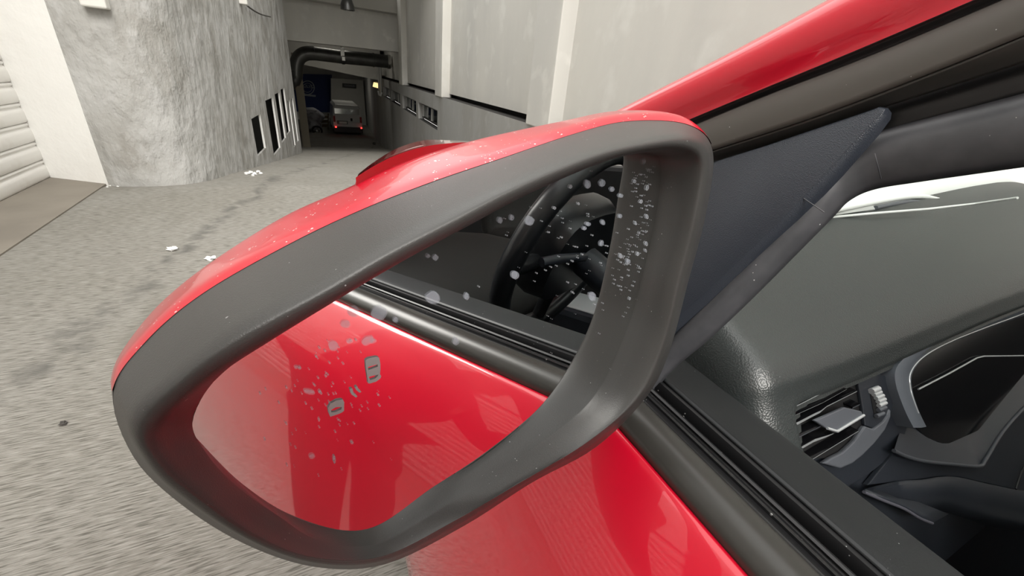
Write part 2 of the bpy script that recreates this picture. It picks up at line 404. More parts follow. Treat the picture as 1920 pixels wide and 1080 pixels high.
# unlit duct room behind the slots
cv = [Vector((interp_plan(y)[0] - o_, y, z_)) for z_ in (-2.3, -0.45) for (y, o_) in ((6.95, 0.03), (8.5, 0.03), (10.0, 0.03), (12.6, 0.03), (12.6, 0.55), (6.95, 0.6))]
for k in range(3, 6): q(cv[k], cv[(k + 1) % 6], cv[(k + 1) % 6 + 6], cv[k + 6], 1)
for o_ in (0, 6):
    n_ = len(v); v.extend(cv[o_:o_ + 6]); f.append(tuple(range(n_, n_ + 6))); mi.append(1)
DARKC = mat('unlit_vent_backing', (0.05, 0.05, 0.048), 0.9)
lw = struct(obj('wall_ramp_left', v, f, [WALLG, DARKC, WHITEW], smooth=False, midx=mi))
# thickness behind the ramp-left wall end and the wider bay beyond it
box('wall_ramp_end', (-1.2, 12.75, -4.2), (-0.081, 12.95, 4.5), WALLG)['kind'] = 'structure'
slab('wall_bay_left', [Vector((-0.55, 12.9, -4.4)), Vector((-0.55 + 0.02, 35, -4.4)), Vector((-0.53, 35, 4.5)), Vector((-0.55, 12.9, 4.5))], (-0.2, 0, 0), WALLG)['kind'] = 'structure'

# right side: lower wall with windows, ledge, upper wall with three pilasters
def wx(y, w_): return w_ + K * y
wins = [(9.55, 11.95), (12.3, 14.93), (15.5, 18.15), (18.4, 20.95)]
WZ0, WZ1 = -1.13, -0.72
LEDGE = -0.42
v = []; f = []; mi = []
ysw = sorted({-30.0, 0.0, 4.0, 5.6, 7.5, 21.5, 22.5, 28.0, 34.5} | {y for p in wins for y in p})
Z = Vector((0, 0, 1))
for a, b in zip(ysw, ysw[1:]):
    A = Vector((wx(a, 2.1) if a > -20 else 2.1 - 0.3, a, 0)); B = Vector((wx(b, 2.1), b, 0))
    za, zb = floor_z(a) - 0.15, floor_z(b) - 0.15
    win = next((p for p in wins if p[0] <= a and b <= p[1]), None)
    if not win: q(A + Z * za, B + Z * zb, B + Z * LEDGE, A + Z * LEDGE)
    else:
        q(A + Z * za, B + Z * zb, B + Z * WZ0, A + Z * WZ0); q(A + Z * WZ1, B + Z * WZ1, B + Z * LEDGE, A + Z * LEDGE)
        N_ = Vector((0.16, 0, 0))
        q(A + Z * WZ0, B + Z * WZ0, B + N_ + Z * WZ0, A + N_ + Z * WZ0, 1); q(A + Z * WZ1, B + Z * WZ1, B + N_ + Z * WZ1, A + N_ + Z * WZ1, 1)
        q(A + Z * WZ0, A + N_ + Z * WZ0, A + N_ + Z * WZ1, A + Z * WZ1, 0); q(B + Z * WZ0, B + N_ + Z * WZ0, B + N_ + Z * WZ1, B + Z * WZ1, 0)
    q(A + Z * LEDGE, B + Z * LEDGE, B + Vector((0.3, 0, LEDGE)), A + Vector((0.3, 0, LEDGE)), 2)
DARKL = mat('tarred_ledge_top', (0.03, 0.028, 0.026), 0.9)  # shade of the gap under the upper wall, put into the colour
struct(obj('wall_ramp_right', v, f, [LOWW, DARKC, DARKL], smooth=False, midx=mi))
RAILD = mat('dark_window_rail', (0.07, 0.068, 0.062), 0.6)  # darkness of the deep recess put into the rail colour
n = 0
for (a, b) in wins:
    n += 1
    wo = empty('window_%d' % n, (wx((a + b) / 2, 2.26), (a + b) / 2, WZ0), '', 'window')
    del wo['label']; del wo['category']; wo['kind'] = 'structure'
    U_ = Vector((K, 1, 0)); L_ = b - a
    A = Vector((wx(a, 2.1) + 0.13, a, 0))
    def pane(t0, t1, z0, z1, dx, nm, m):
        c = A + U_ * (L_ * (t0 + t1) / 2) + Z * ((z0 + z1) / 2) + Vector((dx, 0, 0))
        return oriented_box(nm, c, U_ * (L_ * (t1 - t0) / 2), Vector((0.02, 0, 0)), Z * ((z1 - z0) / 2), m, wo)
    pane(0.0, 1.0, WZ0 + 0.03, WZ0 + 0.07, 0, 'frame_rail', RAILD); pane(0.0, 1.0, WZ1 - 0.06, WZ1 - 0.03, 0, 'frame_rail', RAILD)
    for t in (0.02, 0.5, 0.97): pane(t - 0.02, t + 0.02, WZ0 + 0.07, WZ1 - 0.06, 0, 'frame_post', FRAMEW)
    pane(0.04, 0.48, WZ0 + 0.07, WZ1 - 0.06, 0.025, 'glass_pane', PANE); pane(0.52, 0.95, WZ0 + 0.07, WZ1 - 0.06, 0.025, 'glass_pane', PANE)
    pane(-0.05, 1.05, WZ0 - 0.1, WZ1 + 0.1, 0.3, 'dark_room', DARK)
slab('wall_upper_right', [Vector((2.25 - 0.3, -30, LEDGE + .07)), Vector((2.25, 0, LEDGE + .07)), Vector((wx(34.5, 2.25), 34.5, LEDGE + .07)), Vector((wx(34.5, 2.25), 34.5, 5)), Vector((2.25, 0, 5)), Vector((1.95, -30, 5))], (0.25, 0, 0), CREAMW)['kind'] = 'structure'
slab('wall_ledge_gap', [Vector((2.1, -30, LEDGE - .1)), Vector((2.40, 0, LEDGE - .1)), Vector((wx(34.5, 2.40), 34.5, LEDGE - .1)), Vector((wx(34.5, 2.40), 34.5, LEDGE + .12)), Vector((2.40, 0, LEDGE + .12)), Vector((2.1, -30, LEDGE + .12))], (0.1, 0, 0), DARKL)['kind'] = 'structure'  # dark backing slab in place of the gap's shade
for i, (y0, y1) in enumerate(((4.02, 4.62), (9.1, 9.75), (14.75, 15.5))):
    xa, xb = wx(y0, 2.25), wx(y1, 2.25)
    p = 0.17
    slab('trim_%d' % (i + 2), [Vector((xa - p, y0, LEDGE - 0.01)), Vector((xb - p, y1, LEDGE - 0.01)), Vector((xb - p, y1, 5)), Vector((xa - p, y0, 5))], (p + 0.05, 0, 0), CREAMW, bevel=0.012)['kind'] = 'structure'

# roof over the ramp and the two cross beams
slab('ceiling_entrance', [Vector((-2.3, 10.5, 2.7)), Vector((3.8, 10.5, 2.7)), Vector((3.8, 15.6, 2.7)), Vector((-2.3, 15.6, 2.7))], (0, 0, 0.3), CREAMW)['kind'] = 'structure'
slab('ceiling', [Vector((-2.4, 15.5, 1.56)), Vector((wx(15.5, 2.5), 15.5, 1.56)), Vector((wx(35, 2.5), 35, 1.56)), Vector((-2.4, 35, 1.56))], (0, 0, 0.4), CEIL)['kind'] = 'structure'
slab('beam_upper', [Vector((-2.0, 16.0, 0.46)), Vector((wx(16, 2.26), 16.0, 0.53)), Vector((wx(16, 2.26), 16.0, 1.57)), Vector((-2.0, 16.0, 1.57))], (0, 0.9, 0), CREAMW)['kind'] = 'structure'
slab('beam_lower', [Vector((-1.2, 21.2, -0.02)), Vector((wx(21.2, 2.05), 21.2, -0.52)), Vector((wx(21.2, 2.05), 21.2, 1.57)), Vector((-1.2, 21.2, 1.57))], (0, 0.7, 0), CREAMW)['kind'] = 'structure'
slab('ceiling_lower', [Vector((-2.4, 21.9, -0.05)), Vector((wx(21.9, 2.5), 21.9, -0.3)), Vector((wx(35, 2.5), 35, -0.3)), Vector((-2.4, 35, -0.05))], (0, 0, 0.2), CEIL)['kind'] = 'structure'
slab('wall_back', [Vector((-2.4, 34.5, -4.3)), Vector((5, 34.5, -4.3)), Vector((5, 34.5, 2)), Vector((-2.4, 34.5, 2))], (0, 0.2, 0), CREAMW)['kind'] = 'structure'
v, f = box_vf((-0.06, 20.2, -4.0), (0.24, 20.5, 0.2))
struct(obj('trim_5', v, f, mat('cream_column_paint', (0.24, 0.21, 0.16), 0.8), smooth=False, bevel=0.01))
# street side behind the car: house front that the paint reflects
box('wall_street', (-14, -26.3, GZ - 0.1), (14, -26, 5.5), WHITEW)['kind'] = 'structure'
v, f = box_vf((-40, -60, GZ - 0.3), (-2.6, 4.6, GZ - 0.02)); struct(obj('ground_left', v, f, FLOOR, smooth=False))

# ------------------------------------------------------------------ fittings on the ramp
duct = empty('ventilation_duct', (1.4, 18.7, 0.4), 'dark metal round ventilation duct with elbows hanging below the cross beam', 'duct')
def at_y(px, py, y): r = ray(px, py); return r * (y / r[1])
DY = 18.6
r0 = 0.23
hp = [at_y(590, 100, DY), at_y(640, 106.5, DY), at_y(690, 111.5, DY), at_y(731, 116, DY)]
tube('duct_run', hp, r0, DUCT, duct, 20)
bend = cat([at_y(590, 100, DY), at_y(573, 100.5, DY), at_y(561, 108, DY), at_y(556, 120, DY), at_y(555, 133, DY)], 5)
tube('elbow', bend, r0 * 1.0, DUCT, duct, 20)
low = cat([at_y(555, 133, DY), at_y(555, 143, DY), at_y(551, 154, DY), at_y(545, 164, DY)], 4)
tube('outlet_spout', low, [r0 * 0.98] * 5 + [r0 * 0.9] * 4 + [r0 * 0.6] * 4, DUCT, duct, 20)
for (px, py, dx) in ((643, 107, 0.05), (700, 112.6, 0.025), (729, 115.8, 0.06)):
    c = at_y(px, py, DY); d = (hp[-1] - hp[0]).normalized()
    tube('joint_ring', [c - d * dx, c + d * dx], r0 * 1.07, DUCT if dx != 0.06 else STEEL, duct, 20)
c = at_y(641, 103, DY)
tube('hanger_strap', [c + Vector((0, -0.02, 1.0)), c + Vector((0, -0.02, 0.2))], 0.03, STEEL, duct, 8)
oriented_box('strap_clamp', at_y(641, 98, DY) + Vector((0, -0.22, 0)), (0.07, 0, 0), (0, 0.02, 0), (0, 0, 0.14), STEEL, duct, 0.01)
oriented_box('strap_clamp', at_y(643, 110, DY) + Vector((0, -0.23, 0)), (0.06, 0, 0), (0, 0.02, 0), (0, 0, 0.07), STEEL, duct, 0.01)

pipe = empty('drain_pipe', at_y(714, 180, 20.6), 'thin pale drain pipe running down the right wall below the duct end', 'pipe')
tube('pipe_run', [at_y(713, 122, 20.6), at_y(714, 150, 20.6), at_y(715, 176, 20.6)], 0.05, PVC, pipe, 10)
tube('pipe_run', [at_y(709, 122, 20.6), at_y(710, 150, 20.6), at_y(710.5, 168, 20.6)], 0.035, PVC, pipe, 10)
tube('pipe_foot', [at_y(709, 170, 20.55), at_y(711, 178, 20.55), at_y(714, 180, 20.5), at_y(716, 174, 20.55)], 0.055, PVC, pipe, 10)
bx = at_y(720, 132, 20.9)
tag(oriented_box('junction_box', bx, (0.1, 0, 0), (0, 0.06, 0), (0, 0, 0.2), BOXW, None, 0.01), 'pale square junction box at the right end of the lower beam', 'box')

lamp = empty('pendant_lamp', at_y(652, 18, 13.0), 'small dome shaped metal pendant lamp hanging in front of the upper beam', 'lamp')
lc = at_y(652, 19, 13.0)
lathe('lamp_shade', lc, [(0.02, 0.37), (0.06, 0.36), (0.09, 0.30), (0.135, 0.2), (0.165, 0.1), (0.17, 0.0), (0.16, 0.0), (0.12, 0.16), (0.02, 0.26)], DUCT, lamp, 20)
tube('lamp_cord', [lc + Vector((0, 0, 0.36)), Vector((lc[0], lc[1], 2.71))], 0.015, WIRE, lamp, 6)
lathe('bulb', lc + Vector((0, 0, 0.03)), [(0.01, 0.12), (0.05, 0.08), (0.06, 0.03), (0.03, -0.02)], PLATE, lamp, 12)

# unseen lamps added behind the beams to brighten the dark ramp
for i, (x_, y_) in enumerate(((2.2, 24.5), (2.6, 29.5), (1.4, 19.2))):
    zc = 1.5 if y_ < 20 else -0.18 - 0.02 * (y_ - 24)
    tl = empty('tube_lamp', (x_, y_, zc), ['garage tube lamp just behind the lower beam', 'garage tube lamp deeper inside above the white van', 'garage tube lamp above the dark duct'][i], 'lamp')
    box('lamp_body', (x_ - 0.6, y_ - 0.06, zc), (x_ + 0.6, y_ + 0.06, zc + 0.05), BOXW, tl, 0.01)
    la = bpy.data.lights.new('tube_light', 'AREA'); la.shape = 'RECTANGLE'; la.size = 1.1; la.size_y = 0.08; la.energy = (6, 6, 6)[i]; la.color = (1.0, 0.95, 0.84)
    lo_ = bpy.data.objects.new('tube_light', la); COL.objects.link(lo_); lo_.location = (x_, y_, zc - 0.02)
# warm lamp seen under the lower beam at the right wall
wl = at_y(706, 160, 22.6)
wlamp = empty('wall_light', wl, 'warm glowing wall light under the lower beam beside the drain pipe', 'lamp')
oriented_box('light_cover', wl, (0.16, 0.05, -0.03), (0, 0.04, 0), (0.03, 0, 0.1), WARM, wlamp, 0.02)
oriented_box('light_base', wl + Vector((0.12, 0.06, 0)), (0.16, 0.04, -0.03), (0, 0.03, 0), (0, 0, 0.13), PVC, wlamp, 0.02)

# boxes and cable on the grey left wall
def on_left_wall(px, py, out=0.0):
    r = ray(px, py); rt = r[0] / r[1]
    best = min((p for p in plan), key=lambda p: abs(p[0] / p[1] - rt)); return r * (best[1] / r[1])
c = on_left_wall(180, 4)
wb = tag(oriented_box('wall_lamp_box', c + Vector((0.0, -0.03, 0.03)), (0.075, 0.0, 0.0), (0, 0.05, 0), (0, 0, 0.07), BOXW, None, 0.012), 'small white box high on the grey left wall nearer the white end face', 'box')
c2 = on_left_wall(452, 4)
tag(oriented_box('wall_lamp_box', c2 + Vector((0.03, -0.05, 0.03)), (0.05, 0.0, 0.0), (0, 0.07, 0), (0, 0, 0.06), BOXW, None, 0.012), 'small white box high on the grey left wall where the thin cable starts', 'box')
tag(tube('cable', [on_left_wall(458 + 45 * t, 10 + 21 * t) + Vector((0.035, -0.01, -0.03 * math.sin(PI * t))) for t in [k / 8 for k in range(9)]], 0.012, WIRE, None, 6), 'thin dark cable sagging along the top of the grey left wall', 'cable')
tag(tube('corner_conduit', [at_y(513, 74, 12.7), at_y(522, 132, 12.7), at_y(526, 160, 12.7)], 0.022, BOXW, None, 8), 'thin white conduit running down the far end of the grey left wall', 'pipe')

# blue banner, white board, sign
BY = 34.2
ban = empty('wall_banner', at_y(595, 205, BY), 'large navy blue banner with a round pale emblem on the far wall', 'banner')
slab('banner_cloth', [at_y(540, 209, BY), at_y(624, 211, BY), at_y(622, 140, BY), at_y(540, 138, BY)], (0, 0.04, 0), BLUE, ban)
def px_ring(name, cx, cy, ro, ri, y, a0, a1, m, parent, n=28, dy=0.0):
    v = []; f = []
    for k in range(n + 1):
        a = a0 + (a1 - a0) * k / n
        for r_ in (ri, ro):
            v.append(at_y(cx + r_ * math.cos(a), cy - r_ * math.sin(a), y))
        if k: b_ = 2 * k; f.append((b_ - 2, b_ - 1, b_ + 1, b_))
    return obj(name, v, f, m, parent, smooth=False, solid=0.02)
px_ring('emblem_ring', 576.5, 164.5, 13.6, 11.9, BY - 0.03, 0, 2 * PI, PALEINK, ban)
px_ring('emblem_ring', 576.5, 164.5, 9.0, 8.2, BY - 0.03, 0, 2 * PI, PALEINK, ban)
slab('emblem_bar', [at_y(563, 163.6, BY - .04), at_y(591, 165.4, BY - .04), at_y(591, 165.0, BY - .04), at_y(563, 163.2, BY - .04)], (0, 0.02, 0), PALEINK, ban)
slab('banner_stripe', [at_y(560, 178.5, BY - .03), at_y(592, 181.8, BY - .03), at_y(592, 178.2, BY - .03), at_y(560, 175, BY - .03)], (0, 0.02, 0), PALEINK, ban)
def text(name, s, p0, p1, hgt, m, parent):
    cu = bpy.data.curves.new(name, 'FONT'); cu.body = s; cu.align_x = 'CENTER'; cu.align_y = 'CENTER'; cu.size = hgt; cu.extrude = 0.004
    cu.materials.append(m)
    o = bpy.data.objects.new(name, cu); COL.objects.link(o)
    bpy.context.view_layer.update()
    me = bpy.data.meshes.new_from_object(o.evaluated_get(bpy.context.evaluated_depsgraph_get()))
    bpy.data.objects.remove(o); o = bpy.data.objects.new(name, me); COL.objects.link(o)
    if not me.materials: me.materials.append(m)
    bpy.context.view_layer.update()
    wdt = max(o.dimensions.x, 1e-3); p0 = Vector(p0); p1 = Vector(p1); L_ = (p1 - p0).length
    ax = (p1 - p0).normalized(); az = Vector((0, 0, 1)); az = (az - ax * az.dot(ax)).normalized(); ay = ax.cross(az)
    # text lies in its own XY plane: X along the line, Y up, Z out of the wall
    M_ = Matrix((ax, az, ax.cross(az))).transposed().to_4x4()
    M_ = Matrix.Translation((p0 + p1) / 2) @ M_ @ Matrix.Diagonal((L_ / wdt, 1, 1, 1))
    if parent is not None:
        o.parent = parent; o.matrix_parent_inverse = origin_of(parent).inverted()
    o.matrix_basis = M_
    return o
text('lettering', 'VOLVO', at_y(564, 160.6, BY - .06), at_y(589, 162.6, BY - .06), 0.24, PALEINK, ban)
panel = tag(slab('white_board', [at_y(621, 246, 33.0), at_y(688, 243, 33.0), at_y(681, 150, 33.0), at_y(620, 146, 33.0)], (0, 0.08, 0), mat('off_white_board', (0.55, 0.54, 0.5), 0.7), None, 0.05), 'tall off white board standing behind the white van', 'board')
sg = empty('wall_sign', at_y(655, 161, 32.9), 'small black rectangular sign with pale lettering on the white board', 'sign')
slab('sign_board', [at_y(642, 163.8, 32.9), at_y(668, 166, 32.9), at_y(668, 158, 32.9), at_y(642, 156, 32.9)], (0, 0.05, 0), SIGNB, sg)
text('lettering', 'VOLKSWAGEN', at_y(645.5, 160.4, 32.88), at_y(665.5, 161.6, 32.88), 0.17, mat('grey_sign_ink', (0.3, 0.3, 0.32), 0.6), sg)

# white van
VY = 27.4
va = at_y(627, 249, VY); vb = at_y(680, 252, VY)
VZ = floor_z(VY); VX0, VX1 = va[0], vb[0]; VW = VX1 - VX0
van = empty('van', ((VX0 + VX1) / 2, VY + 1.8, VZ), 'white panel van seen from behind at the foot of the ramp', 'van')
vt = at_y(650, 196, VY)[2]
def vx(t): return VX0 + VW * t
H = vt - VZ
rings = []
for (yy, tb, tt, zb, zt) in ((0, 0.0, 0.045, 0.16, 0.93), (0.05, -0.0, 0.045, 0.16, 0.97), (0.25, 0, 0.06, 0.16, 1.0), (2.6, 0, 0.06, 0.16, 1.02), (3.3, 0.02, 0.12, 0.16, 0.7), (4.2, 0.05, 0.1, 0.16, 0.5)):
    z0, z1 = VZ + H * zb, VZ + H * zt
    rings.append([Vector((vx(tb), VY + yy, z0)), Vector((vx(tb), VY + yy, z0 + (z1 - z0) * 0.5)), Vector((vx(tt * 0.7), VY + yy, z0 + (z1 - z0) * 0.9)), Vector((vx(tt + 0.06), VY + yy, z1)),
                  Vector((vx(1 - tt - 0.06), VY + yy, z1)), Vector((vx(1 - tt * 0.7), VY + yy, z0 + (z1 - z0) * 0.9)), Vector((vx(1 - tb), VY + yy, z0 + (z1 - z0) * 0.5)), Vector((vx(1 - tb), VY + yy, z0))])
loft('van_body', rings, VANW, van, True, True, True, auto=30)
def vrect(nm, t0, t1, h0, h1, m, d=0.03, yo=-0.02, bev=0.01):
    return oriented_box(nm, ((vx(t0) + vx(t1)) / 2, VY + yo, VZ + H * (h0 + h1) / 2), (VW * (t1 - t0) / 2, 0, 0), (0, d, 0), (0, 0, H * (h1 - h0) / 2), m, van, bev)
oriented_box('rear_window', (vx(0.5), VY - 0.02, VZ + H * 0.775), (VW * 0.43, 0, 0), (0, 0.012, -0.002), (0, 0.02, H * 0.09), VANG, van, 0.008)
vrect('bumper', -0.01, 1.01, 0.08, 0.27, mat('grey_black_bumper', (0.05, 0.05, 0.05), 0.6), 0.07, -0.05, 0.03)
vrect('number_plate', 0.2, 0.46, 0.37, 0.44, PLATE, 0.02, -0.04)
vrect('plate_recess', 0.12, 0.5, 0.35, 0.47, mat('van_shadow_grey', (0.2, 0.2, 0.19), 0.6), 0.012, -0.02)
vrect('door_handle', 0.6, 0.67, 0.47, 0.56, TYRE, 0.02, -0.03)
vrect('door_rail', 0.5, 0.96, 0.415, 0.44, VANW, 0.02, -0.03)
for t in (0.005, 0.93): 
    vrect('tail_lamp', t, t + 0.07, 0.42, 0.62, TAILD, 0.03, -0.02, 0.015)
    vrect('fog_lamp', t + (0.03 if t < 0.5 else -0.0), t + (0.09 if t < 0.5 else 0.06), 0.235, 0.285, TAIL, 0.02, -0.13)
for t in (0.06, 0.94): tube('wheel', [Vector((vx(t) - 0.08, VY + 0.75, VZ + 0.28)), Vector((vx(t) + 0.08, VY + 0.75, VZ + 0.28))], 0.28, TYRE, van, 20)
for t in (0.06, 0.94): tube('wheel', [Vector((vx(t) - 0.08, VY + 3.4, VZ + 0.28)), Vector((vx(t) + 0.08, VY + 3.4, VZ + 0.28))], 0.28, TYRE, van, 20)
oriented_box('wing_mirror', (vx(1.05), VY + 2.8, VZ + H * 0.72), (0.08, 0, 0), (0, 0.05, 0), (0, 0, 0.13), TYRE, van, 0.03)

# covered motorcycle and wooden crate left of the van
CY = 28.5
cb = at_y(588, 250, CY); CZ = floor_z(CY)
moto = empty('covered_motorcycle', (cb[0], CY, CZ), 'motorcycle under a crumpled grey cover beneath the blue banner', 'motorcycle')
def blob(name, c, r, m, parent, seed, n=14, amp=0.25):
    rings = []
    for i in range(1, 8):
        th = PI * i / 8; ring = []
        for k in range(n):
            a = 2 * PI * k / n
            d = Vector((math.sin(th) * math.cos(a), math.sin(th) * math.sin(a), math.cos(th)))
            s = 1 + amp * noise.noise(d * 2.1 + Vector((seed, 0, 0)))
            ring.append(Vector(c) + Vector((d[0] * r[0], d[1] * r[1], d[2] * r[2])) * s)
        rings.append(ring)
    return loft(name, rings, m, parent, True, True, True, auto=50)
def cpt(px, py): return at_y(px, py, CY)
S1 = CY / 767 * 0.94
blob('cover', cpt(586, 218), (0.62, 0.5, 0.42), WRAP, moto, 1.3)
blob('cover_skirt', cpt(587, 232), (0.5, 0.55, 0.5), WRAP, moto, 4.3)
blob('cover_flap', cpt(580, 208), (0.55, 0.45, 0.2), mat('pale_cover_top', (0.5, 0.5, 0.54), 0.6), moto, 7.7)
wc = cpt(594, 243)
rings = []
for k in range(25):
    a = 2 * PI * k / 24
    rings.append([wc + Vector((math.cos(a) * (0.25 + 0.05 * math.cos(b * PI / 4)), 0.06 * math.sin(b * PI / 4) - 0.5, math.sin(a) * (0.25 + 0.05 * math.cos(b * PI / 4)))) for b in range(8)])
loft('wheel_tyre', rings, TYRE, moto, True)
for k in range(5):
    a = 2 * PI * k / 5 + 0.3
    tube('spoke', [wc + Vector((0, -0.5, 0)), wc + Vector((0.22 * math.cos(a), -0.5, 0.22 * math.sin(a)))], 0.022, STEEL, moto, 6)
lathe('wheel_hub', wc + Vector((0, -0.5, 0)), [(0.06, -0.05), (0.07, 0), (0.06, 0.05)], STEEL, moto, 12, 'Y')
crate = empty('wooden_crate', at_y(611, 238, 29.6), 'open brown wooden crate between the covered motorcycle and the van', 'crate')
for (x0, y0_, x1, y1_) in ((602, 222, 616, 217), (602, 230, 616, 225), (602, 238, 616, 233)):
    slab('plank', [at_y(x0, y0_, 29.6), at_y(x1, y0_, 29.6), at_y(x1, y1_, 29.6), at_y(x0, y1_, 29.6)], (0, 0.06, 0), WOOD, crate)
for x0 in (600, 614.5): slab('post', [at_y(x0, 243, 29.55), at_y(x0 + 2, 243, 29.55), at_y(x0 + 2, 213, 29.55), at_y(x0, 213, 29.55)], (0, 0.08, 0), WOOD, crate)

# litter on the floor
def on_floor(px, py):
    r = ray(px, py); y = 5.0
    for _ in range(40): y = floor_z(y) / (r[2] / r[1])
    y = max(min(y, 40), 0.1); return r * (floor_z(y) / r[2]) if r[2] else r
def scrap(nm, px, py, r, m, lab, cat_, seed, flat=0.35, group=None):
    p = on_floor(px, py); p = Vector((p[0], p[1], floor_z(p[1])))
    o = blob(nm, (0, 0, 0), (r, r * 0.8, r * flat), m, None, seed, 8, 0.9)
    o.location = p + Vector((0, 0, r * flat * 0.7)); return tag(o, lab, cat_, group)
scrap('paper_scrap', 323, 469, 0.032, PAPER, 'white paper scrap on the concrete, the one further from the car', 'litter', 3.1)
scrap('paper_scrap', 396, 486, 0.028, PAPER, 'white paper scrap on the concrete nearly hidden by the mirror edge', 'litter', 5.4)
scrap('pebble', 120, 796, 0.011, STONE, 'small dark pebble lying alone on the concrete at left', 'pebble', 8.0, 0.6)
for i, (px, py, r) in enumerate(((464, 327, 0.03), (471, 325, 0.024), (478, 328, 0.026), (484, 323, 0.022), (489, 326, 0.018), (474, 330, 0.018))):
    scrap('plastic_scrap', px, py, r, PAPER, 'crumpled white plastic scrap in the small heap at the foot of the grey wall', 'litter', i * 2.3, 0.6, 'white scraps by the grey wall')
for i, (px, py, r) in enumerate(((208, 349, 0.013), (215, 347, 0.009), (221, 350, 0.008), (201, 351, 0.008))):
    scrap('plaster_crumb', px, py, r, PAPER, 'white plaster crumb fallen at the corner of the white end face', 'litter', i * 1.7 + 20, 0.5, 'plaster crumbs at the wall corner')
scrap('floor_debris', 702, 271, 0.09, STONE, 'dark lump lying on the ramp floor at the right wall', 'debris', 33, 0.7)

# ------------------------------------------------------------------ the car
car = empty('car', (0.9, -0.4, GZ), 'red car whose door mirror, window sill and dashboard fill the picture', 'car')

# --- door mirror: every ring is (pixel, height above the glass plane), unprojected to real depth
GN = nrm((0.222, -0.972, 0.0706)); GD = -0.108
def gpt(px, py, d=0.0): return on_plane(px, py, GN, GD + d)
G_ = [(366,792),(412,705),(495,635),(605,563),(715,494),(830,428),(955,362),(1075,306),(1150,285),(1222,287),(1241,310),(1232,405),(1208,510),(1180,610),(1120,738),(1034,817),(900,906),(822,958),(703,1022),(600,1014),(532,972),(452,918),(396,858)]
I_ = [(322,788,0.007),(418,700,0.01),(515,640,0.013),(640,563,0.013),(757,495,0.013),(877,430,0.013),(1003,364,0.013),(1124,311,0.013),(1190,292,0.013),(1256,287,0.014),(1288,312,0.014),(1272,410,0.014),(1245,516,0.014),(1217,626,0.014),(1156,752,0.014),(1068,834,0.011),(938,920,0.008),(840,968,0.006),(706,1032,0.003),(588,1030,0.004),(490,986,0.005),(410,924,0.007),(346,862,0.007)]
W_ = [(272,800,0.014),(352,708,0.016),(452,632,0.017),(600,552,0.018),(722,480,0.018),(842,417,0.018),(965,353,0.018),(1094,300,0.018),(1184,276,0.018),(1278,268,0.02),(1318,300,0.02),(1303,410,0.021),(1277,520,0.021),(1243,650,0.022),(1200,742,0.022),(1100,828,0.016),(975,900,0.011),(852,974,0.009),(712,1042,0.006),(576,1042,0.008),(465,998,0.01),(362,928,0.012),(296,868,0.013)]
M_ = [(244,782,0.012),(335,693,0.0131),(437,614,0.0135),(588,531,0.0141),(712,461,0.014),(834,401,0.014),(960,341,0.014),(1091,289,0.0141),(1183,265,0.0144),(1285,252,0.017),(1331,292,0.017),(1316,410,0.018),(1287,522,0.018),(1252,654,0.018),(1209,742,0.018),(1114,834,0.0135),(992,902,0.009),(866,982,0.007),(718,1053,0.004),(588,1056,0.006),(464,1012,0.008),(350,940,0.009),(274,870,0.01)]
O_ = [(212,735,-0.004),(276,638,-0.013),(383,548,-0.018),(545,456,-0.021),(676,394,-0.022),(805,343,-0.022),(940,297,-0.022),(1082,249,-0.021),(1180,227,-0.018),(1290,234,-0.006),(1337,285,0.008),(1322,408,0.011),(1292,522,0.012),(1256,656,0.012),(1213,743,0.012),(1118,838,0.009),(997,905,0.005),(870,986,0.003),(722,1058,0.0),(590,1063,0.001),(459,1020,0.002),(340,946,0.004),(250,856,0.003)]
NS = 6
def ring3(lst): return [gpt(p[0], p[1], p[2] if len(lst[0]) > 2 else 0.0) for p in cat([tuple(q_) + (() if len(q_) > 2 else (0.0,)) for q_ in lst], NS, True)]
rG, rI, rW, rM, rO = ring3(G_), ring3(I_), ring3(W_), ring3(M_), ring3(O_)
NR = len(rG)
def lerp(a, b, t): return [p + (q_ - p) * t for p, q_ in zip(a, b)]
def bulge(a, b, t, h): return [p + (q_ - p) * t + GN * h for p, q_ in zip(a, b)]
hrings = [[p - GN * 0.004 for p in rG], rG, rI, bulge(rI, rW, 0.6, .0022), rW, bulge(rW, rM, .5, .0012), rM, lerp(rM, rO, .12), lerp(rM, rO, .5), rO]
housing = loft('mirror_housing', hrings, HOUS, car, True, auto=None, sub=1)
housing['label'] = 'black grained plastic mirror surround'
# back of the shell: red cap above, black below
cen = sum(rO, Vector()) / NR
def shrink(ring, s, back, c=None):
    c0 = cen if c is None else c
    return [c0 + (p - c0) * s - GN * back for p in ring]
Rtop = {0:(206,716),1:(262,606),2:(365,508),3:(518,408),4:(642,352),5:(772,294),6:(905,254),7:(1052,225),8:(1160,206),9:(1266,216)}
B1 = []
for i, p in enumerate(O_):
    if i in Rtop: B1.append((O_[i][0] - (7 if i not in (0, 9) else 4), O_[i][1] - 15, O_[i][2] - .005))
    else: B1.append((p[0], p[1], p[2] - .006))
r1 = ring3(B1)
for j in range(NR):
    ctrl = j / NS
    if ctrl > 10: r1[j] = cen + (rO[j] - cen) * 0.995 - GN * 0.007
B2 = []
for i, p in enumerate(O_):
    if i in Rtop: B2.append((*Rtop[i], -.056 if 0 < i < 9 else -.02))
    else: B2.append((p[0], p[1], -.02))
r2 = ring3(B2)
s2 = shrink(rO, 0.96, 0.03)
for j in range(NR):
    ctrl = j / NS
    if ctrl > 10: r2[j] = s2[j]
    elif ctrl > 9: r2[j] = r2[j] + (s2[j] - r2[j]) * (ctrl - 9)
for j in range(22 * NS, NR): r2[j] = s2[j] + (ring3(B2)[j] - s2[j]) * ((j / NS - 22) ** 2)
c2_ = sum(r2, Vector()) / NR
r3 = [c2_ + (p - c2_) * 0.86 - GN * 0.022 for p in r2]
